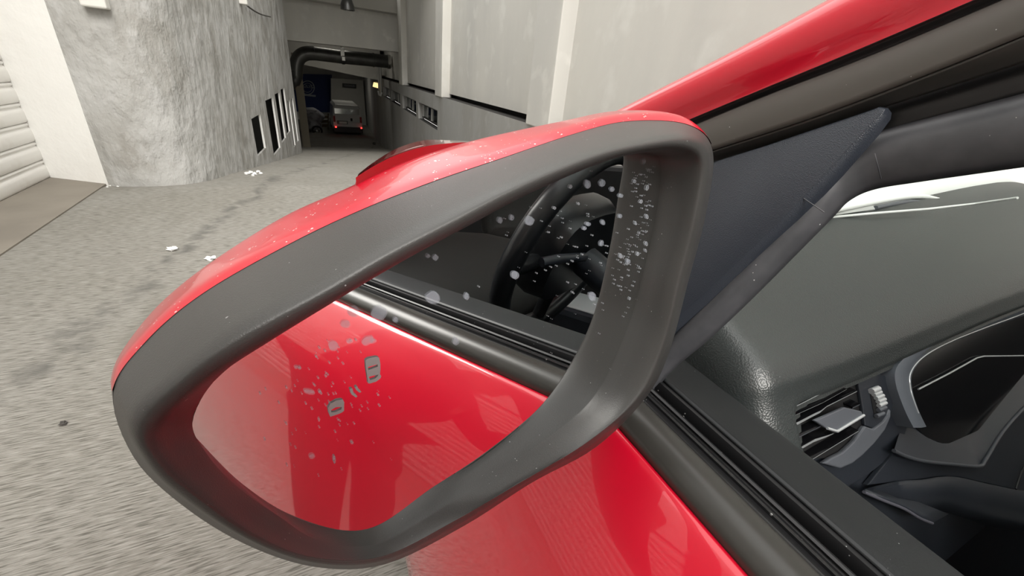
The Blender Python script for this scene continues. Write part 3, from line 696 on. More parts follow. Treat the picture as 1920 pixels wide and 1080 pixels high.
r4 = [c2_ + (p - c2_) * 0.6 - GN * 0.038 for p in r2]
r5 = [c2_ + (p - c2_) * 0.25 - GN * 0.045 for p in r2]
step = [p + (p - cen).normalized() * 0.0002 + GN * 0.0004 for p in rO]
top = list(range(0, int(9.9 * NS))); bot = list(range(int(9.9 * NS), NR))
vv, ff = loft_vf([step, lerp(step, r1, .5), r1, lerp(r1, r2, .33), lerp(r1, r2, .66), r2, r3, r4, r5], True, seg=top)
cap = obj('mirror_cap', vv, ff, RED_DUSTY, housing, solid=0.0, sub=1)
cap['label'] = 'glossy red painted mirror cap'
vv, ff = loft_vf([rO, r1, r2, r3, r4, r5], True, seg=bot)
obj('housing_back', vv, ff, HOUS, housing)
obj('housing_back_plate', r5, [tuple(range(NR))], HOUS, housing)
# side lamp wrapped round the front of the cap
def cappt(px, py, d): return gpt(px, py, d)
A_ = [cappt(*p) for p in ((667,333,-.050),(700,312,-.056),(745,290,-.060),(800,274,-.062),(850,268,-.062),(900,266,-.060))]
B_ = [cappt(*p) for p in ((672,326,-.066),(705,301,-.072),(747,277,-.076),(795,263,-.078),(840,263,-.078),(885,265,-.074))]
C_ = [p - GN * 0.012 - Vector((0, 0, 0.012)) for p in B_]
D_ = [p - Vector((0, 0, 0.01)) for p in A_]
sr = [cat(r_, 5) for r_ in (D_, A_, lerp(A_, B_, .45), B_, C_)]
sr[2] = [p + Vector((0, 0, -0.0006)) for p in sr[2]]
lens = loft('side_lamp', sr, LENS, housing, False, auto=60); lens['label'] = 'dark red side lamp lens on the cap front'
# silvered glass
gl = obj('mirror_glass', [p - GN * 0.0002 for p in ring3([(p[0] + (p[0] - 800) * .012, p[1] + (p[1] - 640) * .012) for p in G_])], [tuple(range(NR))], MIRR, housing, smooth=False, solid=0.002)
gl['label'] = 'silvered mirror glass with dried water spots'
# blind-spot symbol etched in the glass
def gpoly(px_list, d): return [gpt(x, y, d) for x, y in px_list]
v = []; f = []
def icon_poly(pl, d=0.0003):
    n0 = len(v); v.extend(gpoly(pl, d)); f.append(tuple(range(n0, n0 + len(pl))))
def z5(x, y): return (560 + x / 6.75, 640 + y / 6.75)
car1 = [(845,240),(880,215),(980,195),(1020,205),(1035,290)], [(845,240),(1035,290),(1000,290),(880,325),(850,340)], [(850,340),(880,325),(880,365),(860,400)], [(1000,290),(1035,290),(1035,350),(1000,320)], [(880,365),(1000,320),(1035,350),(1030,415),(890,450),(860,400)], [(860,400),(890,450),(905,490),(880,530)], [(1030,415),(1045,440),(1035,470),(1000,440),(1005,425)], [(905,490),(970,470),(1000,440),(1035,470),(980,510),(900,535),(880,530)]
for pl in car1: icon_poly([z5(*p) for p in pl])
car2 = [(370,845),(400,790),(480,745),(550,735),(578,770),(575,800)], [(370,845),(575,800),(545,830),(470,835),(410,870)], [(370,845),(410,870),(410,900),(380,910)], [(545,830),(575,800),(575,880),(540,860)], [(410,900),(470,895),(540,860),(575,880),(520,915),(430,945),(400,955),(380,910)]
for pl in car2: icon_poly([z5(*p) for p in pl])
for pl in ([(645,600),(680,595),(695,650),(745,695),(725,712),(665,670)], [(712,580),(740,565),(755,600),(795,640),(770,650),(725,615)]): icon_poly([z5(*p) for p in pl])
ic = obj('blind_spot_symbol', v, f, ICON, housing, smooth=False); ic['label'] = 'small grey etched symbol of two cars'
# dried water spots: a chalky film disc with a brighter rim
v = []; f = []; mi = []
def spot(px, py, rx, ry=None, rot=0.3, rim=True):
    ry = ry or rx; n0 = len(v); n_ = 12 if rx > 3 else 7
    wob = [1 + random.uniform(-.12, .12) for _ in range(n_)]
    for s_, d in ((1.0, .00025), (0.74, .00026)):
        for k in range(n_):
            a = 2 * PI * k / n_; x = rx * s_ * wob[k] * math.cos(a); y = ry * s_ * wob[k] * math.sin(a)
            v.append(gpt(px + x * math.cos(rot) - y * math.sin(rot), py + x * math.sin(rot) + y * math.cos(rot), d))
    for k in range(n_): f.append((n0 + k, n0 + (k + 1) % n_, n0 + n_ + (k + 1) % n_, n0 + n_ + k)); mi.append(1 if rx <= 3.0 else (0 if rx < 8 else 0))
    f.append(tuple(range(n0 + n_, n0 + 2 * n_))); mi.append(0)
big = [(1102,345,6,9),(1130,343,6,7),(993,414,9,9),(938,413,5,6),(960,408,4,6),(966,516,7,8),(1111,556,7,9),(812,558,13,13),(712,587,15,14),(855,640,6,8),(690,639,13,8),(663,585,12,11),(648,608,10,7),(625,648,9,10),(656,640,6,4),(576,654,0,0),(817,483,5,6),(803,480,4,4),(1148,355,4,5),(1164,367,5,4),(1128,456,4,6),(1096,428,4,4),(1070,350,3,4),(1103,420,5,4),(1131,417,4,5),(1163,405,4,4),(1207,303,4,6),(1214,352,3,6),(1190,340,3,4),(1202,378,3,4),(1213,406,3,5),(1212,457,3,5),(1211,470,2,4),(1196,476,3,4),(1178,490,4,5),(1192,418,2,4),(1164,480,3,5),(585,856,6,5),(627,862,3,8),(660,830,3,3),(742,600,5,5),(875,556,5,7),(1181,560,2,3),(556,689,4,3),(580,735,11,5),(562,690,3,3),(700,640,6,4),(600,735,3,3),(1085,382,2,3),(1040,390,3,3)]
for b_ in big:
    if b_[2]: spot(*b_[:4], rot=random.uniform(-.4, .4))
for _ in range(100):
    t = random.random(); px = 1185 + 45 * random.random() - 55 * t * t * 0.8; spot(px, 310 + 300 * t * random.uniform(.6, 1), random.uniform(.7, 1.6))
for _ in range(80): spot(random.gauss(1080, 70), random.gauss(460, 70), random.uniform(.6, 1.7))
for _ in range(90):
    px, py = random.gauss(610, 60), random.gauss(740, 70)
    if 450 < px < 800 and 600 < py < 930 and py > 1010 - 0.62 * px: spot(px, py, random.uniform(.8, 2.2))
ws = obj('water_spots', v, f, [FILM, SPOT], housing, smooth=False, midx=mi); ws['kind'] = 'stuff'; ws['label'] = 'dried pale water spots on the glass'
# arm to the door
loft('mirror_arm', tube_rings(cat([(0.10, 0.185, -0.135), (0.14, 0.20, -0.15), (0.175, 0.215, -0.165), (0.205, 0.22, -0.172)], 4), [0.022] * 13, 12), HOUS, car, True, True, True, auto=60)

# --- door: cross-sections (x, z) swept along the car
R = 0.18
def xr(ratio, z): return (ratio * abs(z), z)
skin = [(0.1575, -0.190), xr(0.840, -.1848), (0.1515, -0.1850), (0.1475, -0.1880), (0.140, -0.1950), (0.128, -0.2070), (0.1160, -0.2220), (0.106, -0.2390), (0.0985, -0.257), (0.0935, -0.272), (0.087, -0.292), (0.076, -0.335), (0.065, -0.39), (0.057, -0.45), (0.052, -0.52), (0.053, -0.59), (0.060, -0.66), (0.072, -0.74), (0.078, -0.80), (0.088, -0.84), (0.12, -0.85)]
skin_f = [tuple(p) for p in cat(skin, 3)]
def shell(name, y0, y1, ny=12, warp=None):
    return extrude_y(name, skin_f, y0, y1, RED, car, ny=ny, warp=warp, solid=0.0012, auto=50)
def bow(x, y, z):        # the flank is gently barrelled along its length
    return Vector((x + 0.012 * ((y + 0.5) / 1.2) ** 2 * max(0, min(1, (-z - .2) / .2)), y, z))
door = shell('front_door', -0.95, 0.42, 20, bow)
shell('rear_door', -1.85, -0.957, 10, bow)
shell('rear_quarter', -2.6, -1.857, 6, bow)
def fend(x, y, z):
    t = (y - 0.42) / 0.9
    return bow(x + 0.10 * t * t * (0.6 + z), y, z - (0.17 * t if z > -0.6 else 0.0))
shell('front_fender', 0.427, 1.25, 8, fend)
hood = [[Vector((0.158 + (1.50 - 0.158) * u, y, -0.188 - 0.17 * (y - .42) / .9 + 0.03 * math.sin(PI * u) - (0.0 if y > .5 else 0))) for u in [i / 10 for i in range(11)]] for y in (0.43, 0.62, 0.8, 1.0, 1.25)]
loft('bonnet', hood, RED, car, False, solid=0.002)
outer = [(.1555, -.187), xr(.864, -.1795), (.1575, -.1758), (.1615, -.1728), (.1665, -.1715), (.172, -.1722), (.1765, -.1742), xr(1.003, -.1775), (.1785, -.1815)]
extrude_y('belt_moulding', [tuple(p) for p in cat(outer, 4)], -1.84, 0.36, TRIM, car, ny=1, auto=40)
ribs = [(.1785, -.1825), xr(1.012, -.1785), xr(1.022, -.1778), xr(1.03, -.180), xr(1.04, -.1805), xr(1.05, -.1788), xr(1.06, -.1788), xr(1.068, -.181), xr(1.076, -.1805), xr(1.084, -.1782), xr(1.096, -.1776), xr(1.101, -.179), (.1985, -.186), (.1985, -.215)]
extrude_y('window_seal_lip', ribs, -0.94, 0.30, RUB, car, ny=1, auto=30)
extrude_y('window_slot', [(.1985, -.2), (.1985, -.24), (.2125, -.24), (.2125, -.19)], -0.94, 0.26, DARK, car, ny=1, auto=20)
extrude_y('inner_seal_lip', [(.2085, -.2), (.2075, -.186), (.2095, -.1815), (.2125, -.181), (.213, -.19)], -0.94, 0.2, RUB, car, auto=40)
card = [(.2125, -.25), (.2125, -.184), (.2142, -.1802), (.2175, -.1788), (.226, -.1783), (.238, -.1786), (.2455, -.1796), (.2498, -.1822), (.2515, -.187), (.2535, -.20), (.2565, -.24), (.258, -.33), (.25, -.42), (.235, -.47), (.235, -.84)]
def cw(x, y, z): return Vector((x, y, z))
cp = [tuple(p) for p in cat(card, 3)]
extrude_y('door_card', cp, -0.94, 0.172, CARD, car, ny=1, cap1=False, auto=45, solid=0.002)
obj('door_card_end', [Vector((x, 0.172, z)) for x, z in cp], [tuple(range(len(cp)))], CARD, car, smooth=False)
# door handle
hd = obj('door_handle', *loft_vf(tube_rings(cat([(0.064, -0.86, -0.335), (0.048, -0.84, -0.335), (0.042, -0.78, -0.335), (0.042, -0.72, -0.335), (0.048, -0.66, -0.335), (0.064, -0.64, -0.335)], 4), 0.012, 10), True, True, True), RED, car, auto=60)

# --- sail panel, pillar strips and seals, all lying on the leaning side-window plane
SN = Vector((1, 0, -.35)); SD = .198 + .35 * .18; SNU = SN.normalized()
def spt(px, py, off=0.0): return on_plane(px, py, SN, SD + off)
sail_px = [(1205,470),(1260,380),(1341,303),(1440,272),(1540,238),(1620,211),(1648,201),(1660,204),(1655,214),(1630,240),(1560,318),(1480,400),(1400,478),(1320,553),(1268,600),(1215,650)]
sp_ = [spt(x, y, -0.004) for x, y in sail_px]
sp2 = [spt(x, y, 0.000) for x, y in [(1205,470),(1260,380),(1341,303),(1440,272),(1540,238),(1620,211),(1650,200),(1666,203),(1664,216),(1642,246),(1572,326),(1492,410),(1412,488),(1330,566),(1276,614),(1215,670)]]
sp3 = [p + SNU * 0.005 for p in sp2]
cc = sum(sp_, Vector()) / len(sp_)
si = [p + (cc - p) * 0.03 - SNU * 0.0005 for p in sp_]
vv, ff = loft_vf([si, sp_, sp2, sp3], True); ff.append(tuple(range(len(si))))
sail = obj('sail_panel', vv, ff, SAIL, car, auto=None, bevel=0.0012, seg=3); sail['label'] = 'triangular leather grained panel at the window corner'

def strip(name, ea, eb, m, bulge_=0.004, solid=0.006, prof=None, n=6, nt=8, out=True, bev=0):
    """sheet between two edges given as (px, py, depth); its middle swells towards the outside"""
    A = [spt(*p) for p in cat(ea, n)]; B = [spt(*p) for p in cat(eb, n)]
    if ea[-1][0] > 1990:                     # carry the pillar on up to the roof rail
        T_ = Vector((0.153, -0.868, 0.472))
        for d_ in (0.15, 0.35, 0.58): A.append(A[len(A) - (1 if d_ == .15 else 2 if d_ == .35 else 3)] + T_ * d_); B.append(B[len(B) - (1 if d_ == .15 else 2 if d_ == .35 else 3)] + T_ * d_)
    rows = []
    for i in range(nt + 1):
        t = i / nt; h = bulge_ * (math.sin(PI * t) if prof is None else prof(t))
        rows.append([a + (b - a) * t - SNU * h for a, b in zip(A, B)])
    o = loft(name, rows, m, car, False, auto=70)
    if solid:
        s_ = o.modifiers.new('solid', 'SOLIDIFY'); s_.thickness = solid; s_.offset = 0
    return o
e0 = [(1080,248,-.010),(1180,196,-.010),(1374,97,-.010),(1553,0,-.010),(1760,-118,-.010),(2000,-260,-.010)]
e1 = [(1190,268,-.012),(1285,227,-.012),(1429,167,-.012),(1608,93,-.012),(1825,0,-.012),(2150,-142,-.012)]
st_ = strip('pillar_panel', e0, e1, RED, 0.012, 0.0, prof=lambda t: math.sin(PI * min(1, t * 1.05)) ** 0.8 if t < .95 else math.sin(PI * t) ** .8, nt=14); st_['label'] = 'red painted windscreen pillar'
e0b = [(a, b, c + 0.0) for a, b, c in e0]; e0c = [(a - 60, b - 20, 0.05) for a, b, c in e0]
e2 = [(1210,280,-.004),(1308,237,-.004),(1452,179,-.004),(1627,113,-.004),(1899,0,-.004),(2250,-150,-.004)]
e1s = [(a, b, -.008) for a, b, c in e1]
strip('pillar_gap_seal', e1s, e2, DARK, -0.002, 0.004)
e3a = [(1230,315,-.006),(1339,281,-.006),(1530,219,-.006),(1744,138,-.006),(1920,67,-.006),(2250,-70,-.006)]
strip('frame_moulding', [(a, b, -.007) for a, b, c in e2], e3a, PILLAR, 0.002, 0.004)
e3b = [(1232,338,.004),(1341,301,.004),(1500,251,.004),(1662,196,.004),(1920,113,.004),(2250,0,.004)]
strip('frame_inner_edge', [(a, b, -.006) for a, b, c in [(1230,315,0),(1339,281,0),(1530,219,0),(1744,138,0),(1920,67,0),(2250,-70,0)]], e3b, TRIM, 0.001, 0.003)
e4a = [(1400,262,.016),(1560,222,.016),(1662,190,.016),(1920,104,.016),(2250,-14,.016)]
e4b = [(1400,335,.014),(1540,285,.014),(1612,262,.014),(1763,219,.014),(1925,178,.014),(2250,95,.014)][:5] if False else [(1400,335,.018),(1560,285,.018),(1640,255,.018),(1925,176,.018),(2250,85,.018)]
strip('frame_channel', e4a, e4b, RUB, 0.003, 0.003)
# thick body seal: follows the sail edge up, then turns along the pillar
sl = [(1180,740,.012),(1240,655,.010),(1300,590,.008),(1390,500,.008),(1480,412,.010),(1545,345,.012),(1595,285,.014),(1640,252,.016),(1763,216,.018),(1925,175,.018),(2250,84,.018)]
sr_ = [(1200,760,.014),(1262,690,.014),(1330,632,.014),(1410,556,.014),(1500,465,.016),(1556,408,.018),(1590,374,.020),(1640,352,.022),(1730,337,.022),(1925,309,.022),(2250,262,.022)]
seal = strip('door_seal', [(a + 2, b + 2, c + .003) for a, b, c in sl], sr_, RUBG, 0.010, 0.003, nt=14, n=8, prof=lambda t: math.sin(PI * t) ** 0.7); seal['label'] = 'thick grey black rubber door seal'
for a, b in (((1507, 372, -.004), (1545, 398, .002)), ((1640, 288, .002), (1652, 335, .012))):
    tube('seal_seam', [spt(*a), spt((a[0] + b[0]) / 2, (a[1] + b[1]) / 2, -.002 if a[0] < 1600 else .004), spt(*b)], 0.0003, RUBG, seal, 6)
# pale strip standing in for the bright wall outside, tilted to catch light
def zz(x, y): return (1540 + x / 4.153, 180 + y / 4.153)
TN = (0.064, -0.64, 0.76); TD = -0.212
def tpt(px, py, d=0.0): return on_plane(px, py, TN, TD + d)
wa = cat([(1500,380),(1608,340),(1724,318),(1920,292),(2100,270)], 6); wb_ = cat([(1500,414),(1608,398),(1740,381),(1925,347),(2100,318)], 6)
ft = loft('windscreen_base_trim', [[tpt(p[0], p[1]) for p in wa], [tpt(a[0] * .5 + b[0] * .5, a[1] * .5 + b[1] * .5, 0.002) for a, b in zip(wa, wb_)], [tpt(p[0], p[1]) for p in wb_]], STRIPL, car, False, solid=0.003)
ft['label'] = 'light grey woven trim along the windscreen base'
gp = [tpt(*zz(*p), 0.006) for p in ((60, 900), (400, 830), (640, 790), (800, 785), (900, 805), (935, 818))]
tube('trim_ridge', cat(gp, 4), 0.0035, STRIPL, ft, 8)  # this tube and the grey one stand in for the resting wiper
sd = [tpt(*zz(*p), 0.004) for p in ((420, 870), (600, 835), (720, 822), (800, 842))]
tube('ridge_gap', cat(sd, 4), 0.003, GREYB, ft, 8)

# --- windscreen, roof, interior shell
wsr = []
for k in range(9):
    u = k / 8; bow_ = math.sin(PI * u)
    a = Vector((0.335 + 1.10 * u, 0.33 + 0.25 * bow_, -0.062)); b = Vector((0.42 + 0.93 * u, -0.36 + 0.06 * bow_, 0.362))
    wsr.append([a, (a + b) / 2 + Vector((0, 0.03, 0.03)), b])
loft('windscreen', wsr, GLASS, car, False, solid=0.004)
ROOFM = mat('pale_headliner', (0.3, 0.3, 0.29), 0.9)
rf = [[Vector((0.36 + (1.44 - 0.36) * u, y, 0.365 + 0.03 * math.sin(PI * u) - 0.0 * y)) for u in [i / 8 for i in range(9)]] for y in (-0.36, -0.6, -1.0, -1.6, -2.2)]
loft('roof', rf, [RED, ROOFM], car, False, solid=0.02)
box('cabin_floor', (0.24, -2.4, -0.90), (1.56, 0.75, -0.86), SEAT, car)
box('cabin_rear', (0.24, -2.45, -0.9), (1.56, -2.4, -0.12), SEAT, car)
box('firewall', (0.42, 0.60, -0.9), (1.44, 0.64, -0.15), SEAT, car)
box('far_door', (1.56, -2.4, -0.9), (1.62, 0.75, -0.128), CARD, car, 0.02)
box('rear_side_wall', (0.22, -2.4, -0.9), (0.26, -0.96, -0.2), CARD, car, 0.02)
box('centre_pillar', (0.21, -1.06, -0.2), (0.29, -0.94, 0.36), CARD, car, 0.02)
box('centre_pillar', (1.52, -1.06, -0.2), (1.60, -0.94, 0.36), CARD, car, 0.02)

# --- dashboard
def dash_rise(x): 
    t = max(0, min(1, (x - 0.34) / 0.36)); t = t * t * (3 - 2 * t); return 0.020 * t
prof = [(0.70, -0.080), (0.52, -0.078), (0.40, -0.084), (0.30, -0.103), (0.22, -0.132), (0.17, -0.151), (0.14, -0.1625), (0.128, -0.1685), (0.1195, -0.176)]
front = [(-0.186, -0.186), (-0.196, -0.1925), (-0.21, -0.1945), (-0.23, -0.196), (-0.26, -0.197), (-0.30, -0.1975), (-0.33, -0.198)]
pf = [tuple(p) for p in cat(prof, 3)]
stations = [(0.2600, 0.16, 0.05), (0.2603, 0.10, 0.036), (0.2620, 0.055, 0.022), (0.2660, 0.022, 0.011), (0.2720, 0.0075, 0.0045), (0.280, 0.0015, 0.001), (0.288, 0, 0), (0.296, 0, 0), (0.3015, 0, 0), (0.3035, 0, 0), (0.32, 0, 0), (0.36, 0, 0), (0.42, 0, 0), (0.5, 0, 0), (0.6, 0, 0), (0.7, 0, 0), (0.85, 0, 0), (1.1, 0, 0), (1.5, 0, 0), (1.56, 0.02, 0)]
rows = []
for x, drop, back in stations:
    row = []
    for k_, (y, z) in enumerate(pf):
        ymax = min(.32 + max(0.0, x - .26) * 1.2, .32 + .24 * math.sin(PI * max(0.0, min(1.0, (x - .335) / 1.1))))
        if y > ymax:                         # the far edge follows the curved foot of the windscreen
            z = next(za + (zb - za) * (ymax - ya) / (yb - ya) for (ya, za), (yb, zb) in zip(pf, pf[1:]) if yb <= ymax <= ya); y = ymax + 0.0004 * (len(pf) - k_)
        wd = 1.0 if y > .15 else 0.35 + 0.65 * (y - .1195) / .0305
        row.append(Vector((x, y + back * (1 if y < .2 else max(0, 1 - (y - .2) * 8)), z - drop * wd + dash_rise(x) * (1 if y < 0.16 else max(0, 1 - (y - .16) * 5)))))
    for zf, zc in front:
        zz_ = zf if x < 0.3025 else zc
        y = 0.2462 + 0.7 * zz_ + back + (0.0045 if x > 0.3025 and zc < -.194 else 0)
        row.append(Vector((x, y, zz_ - drop * 0.2 * (1 if zf > -.2 else 0) + dash_rise(x))))
    rows.append(row)
da = loft('dashboard', rows, DASH, car, False, sub=1); da['label'] = 'dark grey grained dashboard top with a rolled edge'
strip_line = [(0.44, 0.232, -0.1245), (0.6, 0.27, -0.113), (0.8, 0.30, -0.1015), (1.05, 0.335, -0.094), (1.3, 0.36, -0.089)]
tube('demister_edge', [at for at in [on_plane(*p, (0, .5, 1), 0.023) for p in ((1552,408),(1640,400),(1740,392),(1830,382),(1908,371))]], 0.0016, STRIPL, car, 8)

FD = 0.7                                                     # the fascia leans: y - 0.7 z = const
def fpt(px, py, d=0.247): return on_plane(px, py, (0, 1, -FD), d)
FNV = Vector((0, 1, -FD)).normalized()
def fslab(nm, pl, d, th, m, parent=car, bevel=0.0, label=None, smooth=False):
    o = slab(nm, [fpt(x, y, d) for x, y in pl], FNV * th, m, parent, bevel, smooth)
    if label: o['label'] = label
    return o
# leaning fascia sheet under the rolled edge
fv = []
for x in (0.305, 1.56): fv.append([Vector((x, 0.262 + FD * z, z)) for z in (-0.17, -0.25, -0.30)] + [Vector((x, 0.02, -0.40)), Vector((x, 0.06, -0.47)), Vector((x, 0.3, -0.5))])
loft('fascia', fv, FASC, car, False, auto=25)

# air vent
vent = fslab('air_vent', [(1480,742),(1500,726),(1590,700),(1668,672),(1690,690),(1690,740),(1700,800),(1690,838),(1640,880),(1590,912),(1520,880),(1478,830)], 0.2585, 0.004, FASC, car, 0.0)
vent['label'] = 'air vent with silver slats and thumb wheel'
def z6(x, y): return (1440 + x / 5.4, 660 + y / 5.4)
fslab('vent_mouth', [z6(*p) for p in ((235,510),(270,440),(330,405),(600,310),(890,238),(915,330),(950,500),(985,650),(995,740),(900,880),(760,1000),(600,1075),(420,1075),(210,840))], 0.2555, 0.002, DARK, vent)
def vent_rim(pl, wd, m, nm, d=0.250):
    P = cat([z6(*p) for p in pl], 6)
    path = [fpt(p[0], p[1], d) for p in P]
    return tube(nm, path, wd, m, vent, 8)
vent_rim(((200,850),(222,760),(228,600),(245,500),(300,425),(420,365),(600,300),(780,235),(960,185)), 0.0016, FASC, 'vent_rim')
def slat(pl, th, m0=GLOSSB, m1=SILV, depth=0.016):
    """blade whose front edge follows the points; its front is silver"""
    P = [fpt(*z6(*p), 0.2475) for p in pl]
    dn = Vector((0, 0, -1)); inn = Vector((0, 1, -0.15)).normalized()
    rows = []
    for p, t in zip(P, th if isinstance(th, (list, tuple)) else [th] * len(P)):
        rows.append([p, p + dn * t, p + dn * t + inn * depth, p + inn * depth])
    v_, f_ = loft_vf(rows, True, True, True)
    mi_ = [1 if i % 4 == 0 else 0 for i in range(len(f_) - 2)] + [0, 0]
    return obj('slat', v_, f_, [m0, m1], vent, smooth=False, midx=mi_)
slat(((255,560),(560,405),(890,260)), 0.0013, depth=0.012)
slat(((250,650),(560,510),(800,375)), 0.0004, depth=0.010)
slat(((245,735),(320,700),(450,632),(540,590),(600,545),(905,393)), (0.0022, 0.0036, 0.0034, 0.0028, 0.0012, 0.001), depth=0.010)
slat(((250,890),(540,745)), 0.0014, GLOSSB, GREYB, 0.010)
slat(((345,955),(480,880),(600,845),(665,822)), (0.0038, 0.0034, 0.002, 0.0008), depth=0.010)
slat(((440,1090),(700,930),(920,795)), 0.0012, depth=0.010)
slat(((860,560),(935,525)), 0.0016, GLOSSB, GREYB, 0.008)
kn = [fpt(*z6(*p), 0.2445) for p in ((475,695),(590,770),(690,800),(965,640),(950,600),(780,560))]
knob = slab('vent_tab', kn, FNV * 0.003, GREYB, vent, 0.0008); knob['label'] = 'grey square adjuster tab'
tube('tab_edge', [fpt(*z6(*p), 0.2440) for p in ((600,772),(700,803),(970,640))], 0.0011, SILV, vent, 8)
fslab('wheel_plate', [z6(*p) for p in ((905,245),(1090,215),(1180,235),(1250,300),(1290,440),(1250,600),(1180,690),(1075,775),(985,745),(960,560))], 0.252, 0.003, GREYB if False else FASC, vent, 0.0008)
fslab('wheel_slot', [z6(*p) for p in ((1035,400),(1090,345),(1150,385),(1190,480),(1185,570),(1140,650),(1085,665),(1060,560))], 0.2515, 0.001, DARK, vent)
for i, (x, y) in enumerate(((1080,385),(1105,420),(1128,455),(1146,492),(1155,530),(1152,575),(1130,635))):
    a, b2 = z6(x - 35, y + 14), z6(x + 35, y - 16)
    tube('wheel_ridge', [fpt(*a, 0.2495), fpt(*b2, 0.2495)], 0.0017 if i else 0.0026, SILV if i < 5 else GREYB, vent, 8)
inner = [z6(*p) for p in ((985,748),(1070,778),(1160,712),(1225,640),(1245,580))]
bz_a = cat([z6(*p) for p in ((1240,580),(1190,680),(1075,778),(990,750))], 4)
fslab('vent_bezel', [z6(*p) for p in ((1235,575),(1248,600),(1245,660),(1190,790),(1080,930),(960,1050),(860,1130),(740,1180),(560,1130),(640,1075),(760,1015),(880,900),(985,750),(1070,780),(1170,705),(1215,640))], 0.2505, 0.004, GREYB, vent, 0.0012)

# instrument binnacle
bo = [(2040,508),(1920,564),(1828,601),(1742,640),(1700,668),(1680,692),(1680,722),(1696,768),(1713,802)]
bi = [(2040,546),(1920,592),(1850,617),(1785,642),(1737,668),(1712,697),(1710,728),(1722,768),(1737,800)]
Po = [fpt(p[0], p[1], 0.244) for p in cat(bo, 6)]; Pi = [fpt(p[0], p[1], 0.250) for p in cat(bi, 6)]
Pd = [p + FNV * 0.03 + Vector((0.002, 0, -0.002)) for p in Pi]
rows = [[p + FNV * 0.012 for p in Po], Po, [a + (b - a) * .35 - FNV * .002 for a, b in zip(Po, Pi)], [a + (b - a) * .75 - FNV * .001 for a, b in zip(Po, Pi)], Pi, Pd]
bn_ = loft('instrument_binnacle', rows, BEZL, car, False, auto=60); bn_['label'] = 'pale edged hood round the instruments'
tube('chrome_line', [p - FNV * 0.0005 for p in [a + (b - a) * .82 for a, b in zip(Po, Pi)][:44]], 0.0008, SILV, bn_, 6)
tube('chrome_line', [p + FNV * 0.0035 for p in Pi[:44]], 0.0006, GREYB, bn_, 6)
fslab('instrument_display', [(1700,700),(1740,655),(1930,580),(2100,520),(2100,760),(1930,720),(1850,800),(1760,840),(1715,800)], 0.261, 0.002, GLOSSB, car)
tube('display_edge', [fpt(*p, 0.258) for p in ((1722,730),(1780,700),(1832,671),(1845,668),(1925,667),(2040,668))], 0.0008, SILV, car, 8)
# shroud under the display, lower panels and release lever
lip = cat([(1676,845),(1700,856),(1735,865),(1790,871),(1836,874),(1848,862),(1880,810),(1925,760),(2000,690)], 4)
lipu = cat([(1690,800),(1715,805),(1735,815),(1765,828),(1800,822),(1830,805),(1860,770),(1925,690),(2000,600)], 4)
rows = [[fpt(p[0], p[1], 0.262) for p in lipu], [fpt(p[0] + (q_[0] - p[0]) * .5, p[1] + (q_[1] - p[1]) * .5, 0.2555) for p, q_ in zip(lipu, lip)], [fpt(p[0], p[1], 0.248) for p in lip], [fpt(p[0], p[1], 0.249) + Vector((0, 0.004, -0.004)) for p in lip]]
sh = loft('column_shroud', rows, BEZL if False else FASC, car, False, auto=60)
tube('shroud_lip', [fpt(p[0], p[1], 0.2475) for p in lip], 0.0016, mat('worn_grey_plastic', (0.06, 0.065, 0.075), 0.35), sh, 8)  # edge highlight put into a lighter strip
def zk(x, y): return (1620 + x / 2.7, 680 + y / 2.7)
up_line = cat([zk(*p) for p in ((0,640),(170,600),(290,592),(380,578),(480,580),(620,612),(770,645),(830,655))], 4)
lo_line = cat([zk(*p) for p in ((0,665),(150,730),(260,770),(400,755),(520,790),(640,830),(770,855),(830,860))], 4)
rows = [[fpt(p[0], p[1], 0.254) for p in up_line], [fpt(p[0], p[1], 0.250) for p in [a + (b - a) * .15 for a, b in zip(up_line, lo_line)]], [fpt(p[0], p[1], 0.252) for p in [a + (b - a) * .7 for a, b in zip(up_line, lo_line)]], [fpt(p[0], p[1], 0.262) for p in lo_line], [fpt(p[0], p[1], 0.32) for p in lo_line]]
loft('knee_panel', rows, FASC, car, False, auto=60)
fslab('lower_trim', [zk(*p) for p in ((165,440),(300,490),(590,520),(650,430),(830,180),(830,650),(770,643),(620,610),(480,578),(380,576),(290,590),(20,620))], 0.256, 0.004, FASC, car, 0.0006)
tube('panel_seam', [fpt(*zk(*p), 0.2515) for p in ((770,640),(785,590),(800,550),(830,500))], 0.0009, DARK, car, 6)
lv = [[fpt(*zk(x, y), 0.247) for x, y in ((0,645),(100,690),(200,725),(290,775),(345,805))], [fpt(*zk(x, y), 0.243) for x, y in ((0,655),(100,698),(200,738),(285,788),(345,812))], [fpt(*zk(x, y), 0.251) for x, y in ((60,650),(160,690),(260,705),(350,740),(415,765))]]
loft('release_lever', [lv[1], lv[0], lv[2]], FASC, car, False, auto=50, solid=0.002)
tube('lever_edge', cat(lv[1], 4), 0.0013, mat('worn_lever_edge', (0.1, 0.1, 0.12), 0.35), car, 8)  # lighter strip along the edge of the lever

